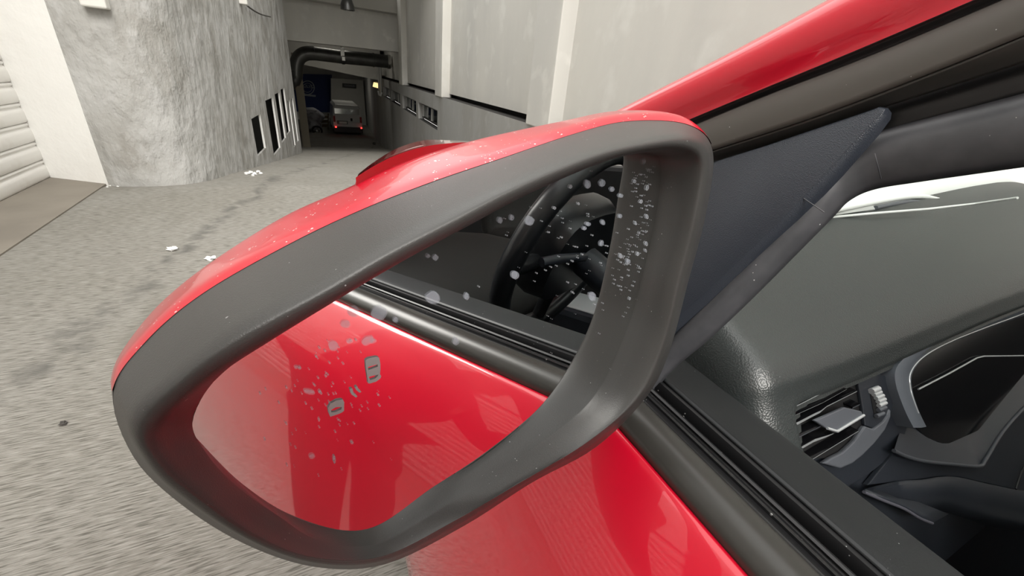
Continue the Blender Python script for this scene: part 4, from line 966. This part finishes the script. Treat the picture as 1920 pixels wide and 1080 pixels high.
# --- things seen only in the mirror: wheel, column, seats, console
SC = Vector((0.607, -0.172, -0.212)); tilt = math.radians(24)
sw_u = Vector((1, 0, 0)); sw_v = Vector((0, math.sin(tilt), math.cos(tilt))); sw_n = sw_u.cross(sw_v)
rows = []
for k in range(49):
    a = 2 * PI * k / 48; d = sw_u * math.cos(a) + sw_v * math.sin(a)
    rows.append([SC + d * (0.188 + 0.0185 * math.cos(2 * PI * j / 12)) + sw_n * 0.0185 * math.sin(2 * PI * j / 12) for j in range(12)])
LEATH = mat('black_wheel_leather', (0.012, 0.013, 0.015), 0.33)
swh = loft('steering_wheel', rows, LEATH, car, True, auto=70)
swh['label'] = 'black leather steering wheel reflected in the mirror'
rows = []
for (s_, h) in ((0.2, 0.045), (0.75, 0.042), (0.98, 0.03), (1.0, 0.005), (0.9, -0.03)):
    rows.append([SC + (sw_u * 0.118 * math.copysign(abs(math.cos(a)) ** .6, math.cos(a)) + sw_v * 0.098 * math.copysign(abs(math.sin(a)) ** .6, math.sin(a))) * s_ + sw_n * (-h if sw_n[1] > 0 else h) for a in [2 * PI * k / 24 for k in range(24)]])
loft('wheel_hub', rows, LEATH, swh, True, True, True, auto=50)
for d0 in ((-1, 0.0), (1, 0.0), (0, -1)):
    p0 = SC + sw_u * d0[0] * 0.06 + sw_v * d0[1] * 0.05; p1 = SC + sw_u * d0[0] * 0.17 + sw_v * d0[1] * 0.17
    tube('spoke', [p0, p1], 0.014, LEATH, swh, 8)
tube('spoke_trim', [SC + sw_u * -0.075 + sw_v * 0.02 + sw_n * (0.02 if sw_n[1] < 0 else -0.02), SC + sw_u * -0.085 + sw_v * -0.03 + sw_n * (0.02 if sw_n[1] < 0 else -0.02)], 0.004, SILV, swh, 8)
tube('steering_column', [SC + Vector((0, 0.03, -0.02)), SC + Vector((0, 0.10, -0.06))], 0.03, FASC, car, 14)
tube('column_stalk', [SC + Vector((-0.04, 0.05, 0.0)), SC + Vector((-0.14, 0.06, 0.02)), SC + Vector((-0.17, 0.05, 0.02))], 0.008, FASC, car, 8)
def seat(nm, x, y, lab):
    st = []
    prof_s = [(-0.02, -0.46, .25), (0.0, -0.40, .26), (-0.06, -0.36, .255), (-0.3, -0.38, .25), (-0.46, -0.40, .235), (-0.5, -0.30, .225), (-0.56, -0.05, .235), (-0.60, 0.10, .20), (-0.63, 0.16, .15)]
    rows = []
    for (dy, z, hw) in prof_s:
        rows.append([Vector((x + u * hw, y + dy + 0.05 * (abs(u) ** 3) * (1 if z > -.36 else 0), z + 0.04 * (abs(u) ** 3) * (1 if z <= -.36 else 0))) for u in (-1, -.85, -.6, -.3, 0, .3, .6, .85, 1)])
    o = loft(nm, rows, SEAT, car, False, sub=1, solid=0.07); o['label'] = lab
    blob('headrest', (x, y - 0.66, 0.24), (0.13, 0.05, 0.09), SEAT, o, 2.0, 14, 0.05)
    tube('headrest_post', [Vector((x - .05, y - .65, 0.1)), Vector((x - .05, y - .655, 0.24))], 0.006, SILV, o, 8)
    tube('headrest_post', [Vector((x + .05, y - .65, 0.1)), Vector((x + .05, y - .655, 0.24))], 0.006, SILV, o, 8)
    return o
seat('driver_seat', 0.59, -0.40, 'dark fabric driver seat')
seat('passenger_seat', 1.20, -0.30, 'dark fabric passenger seat')
box('centre_console', (0.83, -0.75, -0.9), (0.97, 0.12, -0.45), FASC, car, 0.02)
box('console_tray', (0.845, -0.48, -0.452), (0.955, 0.05, -0.446), SILV, car, 0.003)
box('console_well', (0.86, -0.2, -0.449), (0.94, -0.06, -0.4435), DARK, car, 0.003)
tube('gear_lever', [Vector((0.9, 0.02, -0.46)), Vector((0.9, 0.0, -0.36))], 0.014, FASC, car, 10)
tube('seat_belt', [Vector((1.52, -0.85, 0.12)), Vector((1.45, -0.84, -0.15)), Vector((1.35, -0.8, -0.42))], [0.02, 0.02, 0.02], SEAT, car, 8)

# ------------------------------------------------------------------ the photographer, mirrored as a dark shape in the red door
CAMX, CAMY, CAMB = ROT @ Vector((1, 0, 0)), ROT @ Vector((0, 1, 0)), ROT @ Vector((0, 0, 1))
def cp3(x, y, z): return CAMX * x + CAMY * y + CAMB * z
PHONEM = mat('black_phone_shell', (0.01, 0.01, 0.011), 0.25)
phone = empty('phone', cp3(0.05, -0.02, 0.015), 'black phone held level in both hands beside the red door', 'phone')
oriented_box('phone_shell', cp3(0.052, -0.02, 0.0155), CAMX * 0.079, CAMY * 0.037, CAMB * 0.004, PHONEM, phone, 0.003)
oriented_box('phone_screen', cp3(0.052, -0.02, 0.0200), CAMX * 0.075, CAMY * 0.034, CAMB * 0.0005, GLOSSB, phone)
SKIN = mat('light_skin', (0.5, 0.3, 0.22), 0.55); JACK = mat('dark_jacket_cloth', (0.012, 0.013, 0.016), 0.9); TROU = mat('dark_trouser_cloth', (0.016, 0.018, 0.024), 0.9)
SHOE = mat('black_shoe_leather', (0.012, 0.012, 0.012), 0.5); HAIR = mat('dark_hair', (0.015, 0.011, 0.009), 0.7); EYE = mat('eye_white', (0.7, 0.7, 0.7), 0.3)
def skin(name, chains, m, parent, sub=2):
    """chains of (point, radius) joined where points coincide; first point is the root"""
    vs = []; rs = []; es = []; idx = {}
    def vid(p, r):
        k = tuple(round(c_, 4) for c_ in p)
        if k not in idx: idx[k] = len(vs); vs.append(Vector(p)); rs.append(r)
        return idx[k]
    for ch in chains:
        ids = [vid(p, r) for p, r in ch]
        es += [(a, b) for a, b in zip(ids, ids[1:])]
    me = bpy.data.meshes.new(name); me.from_pydata([tuple(p) for p in vs], es, []); me.materials.append(m)
    o = bpy.data.objects.new(name, me); COL.objects.link(o)
    sk = o.modifiers.new('skin', 'SKIN'); sk.use_smooth_shade = True
    if not me.skin_vertices: me.attributes.new
    bm = bmesh.new(); bm.from_mesh(me)
    lay = bm.verts.layers.skin.verify()
    for i_, vt_ in enumerate(bm.verts):
        vt_[lay].radius = (rs[i_], rs[i_]); vt_[lay].use_root = (i_ == 0)
    bm.to_mesh(me); bm.free()
    sb = o.modifiers.new('sub', 'SUBSURF'); sb.levels = sub; sb.render_levels = sub
    if parent is not None: o.parent = parent; o.matrix_parent_inverse = origin_of(parent).inverted()
    return o
PX, PY = -0.36, -0.62
person = empty('person', (PX, PY, GZ), 'person in dark jacket and trousers standing by the red door holding up a phone', 'person')
pel = (PX, PY, -0.20); wai = (PX, PY + .02, -0.05); che = (PX + .01, PY + .04, 0.16); nek = (PX + .02, PY + .05, 0.335)
hd0 = (PX + .025, PY + .075, 0.41); hd1 = (PX + .03, PY + .095, 0.485); hd2 = (PX + .032, PY + .09, 0.56)
rsh = (PX + .19, PY + .06, 0.26); rel = (PX + .27, PY + .17, 0.02); rwr = tuple(cp3(0.165, -0.075, 0.085))
lsh = (PX - .17, PY + .06, 0.26); lel = (PX - .16, PY + .27, 0.03); lwr = tuple(cp3(-0.075, -0.075, 0.085))
def hand(wr, side):
    """palm, four curled fingers on the far edge of the phone, thumb on the screen side"""
    w_ = Vector(wr); e_ = -0.027 if side < 0 else 0.131
    palm = cp3(e_ + side * 0.03, -0.03, 0.045)
    out = [[(wr, .027), (tuple(palm), .024)]]
    for k_, (yy, ln) in enumerate(((0.012, 0.9), (-0.008, 1.0), (-0.028, 0.95), (-0.046, 0.75))):
        b_ = cp3(e_ + side * 0.022, yy * 0.8 - 0.008, 0.028); c_ = cp3(e_ + side * 0.016, yy, 0.010); d_ = cp3(e_ - side * 0.004 * ln, yy, 0.0065)
        out.append([(tuple(palm), .024), (tuple(b_), .0095), (tuple(c_), .0085), (tuple(d_), .0075)])
    t1 = cp3(e_ + side * 0.012, -0.055, 0.040); t2 = cp3(e_ - side * 0.012, -0.040, 0.030)
    out.append([(tuple(palm), .024), (tuple(t1), .0105), (tuple(t2), .009)])
    return out
def mid(a, b, t): return tuple(Vector(a).lerp(Vector(b), t))
rhip, lhip = (PX + .09, PY, -0.27), (PX - .09, PY, -0.27)
rkn, lkn = (PX + .10, PY + .03, -0.66), (PX - .12, PY + .02, -0.66)
ran, lan = (PX + .10, PY - .02, -1.05), (PX - .14, PY - .03, -1.05)
body = [[(pel, .13), (wai, .125), (che, .14), (nek, .058), (hd0, .075), (hd1, .092), (hd2, .08)],
        [(che, .14), (rsh, .062), (mid(rsh, rel, .5), .048), (rel, .04), (mid(rel, rwr, .4), .038), (rwr, .027)],
        [(che, .14), (lsh, .062), (mid(lsh, lel, .5), .048), (lel, .04), (mid(lel, lwr, .4), .038), (lwr, .027)],
        [(pel, .13), (rhip, .088), (mid(rhip, rkn, .5), .075), (rkn, .055), (mid(rkn, ran, .35), .055), (ran, .038)],
        [(pel, .13), (lhip, .088), (mid(lhip, lkn, .5), .075), (lkn, .055), (mid(lkn, lan, .35), .055), (lan, .038)]]
skin('body', body + hand(rwr, 1) + hand(lwr, -1), SKIN, person)
hipz = (PX, PY, -0.24)
skin('jacket', [[(hipz, .165), (wai, .16), (che, .175), (mid(che, nek, .8), .085)],
                [(che, .175), (rsh, .088), (mid(rsh, rel, .5), .07), (rel, .06), (mid(rel, rwr, .4), .055), (mid(rel, rwr, .88), .042)],
                [(che, .175), (lsh, .088), (mid(lsh, lel, .5), .07), (lel, .06), (mid(lel, lwr, .4), .055), (mid(lel, lwr, .88), .042)]], JACK, person)
skin('trousers', [[(pel, .15), (rhip, .105), (mid(rhip, rkn, .5), .092), (rkn, .075), (mid(rkn, ran, .5), .07), (ran, .062)],
                  [(pel, .15), (lhip, .105), (mid(lhip, lkn, .5), .092), (lkn, .075), (mid(lkn, lan, .5), .07), (lan, .062)]], TROU, person)
for an in (ran, lan):
    rows = []
    for (yy, zz_, hw, hh) in ((-.09, 0, .03, .05), (-.07, 0, .038, .09), (0, 0, .042, .09), (.09, 0, .046, .06), (.15, 0, .042, .045), (.18, 0, .025, .03)):
        rows.append([Vector((an[0] + hw * math.cos(a), an[1] + yy, GZ + 0.002 + max(0.0, hh * .5 * (1 + math.sin(a) * 1.0)))) for a in [2 * PI * k / 12 for k in range(12)]])
    loft('shoe', rows, SHOE, person, True, True, True, auto=60)
blob('hair', Vector(hd2) + Vector((0, -0.012, 0.012)), (0.092, 0.102, 0.085), HAIR, person, 1.1, 16, 0.06)
hf = Vector(hd1)
for sx_ in (-1, 1):
    blob('eye', hf + Vector((sx_ * .034, .082, .012)), (.013, .009, .009), EYE, person, 0, 10, 0)
    blob('ear', hf + Vector((sx_ * .092, -.005, -.005)), (.012, .022, .032), SKIN, person, 0, 10, .05)
blob('nose', hf + Vector((0, .096, -.016)), (.014, .018, .022), SKIN, person, 0, 10, 0)
blob('mouth', hf + Vector((0, .082, -.052)), (.024, .008, .007), mat('lips', (0.4, 0.16, 0.14), 0.5), person, 0, 10, 0)
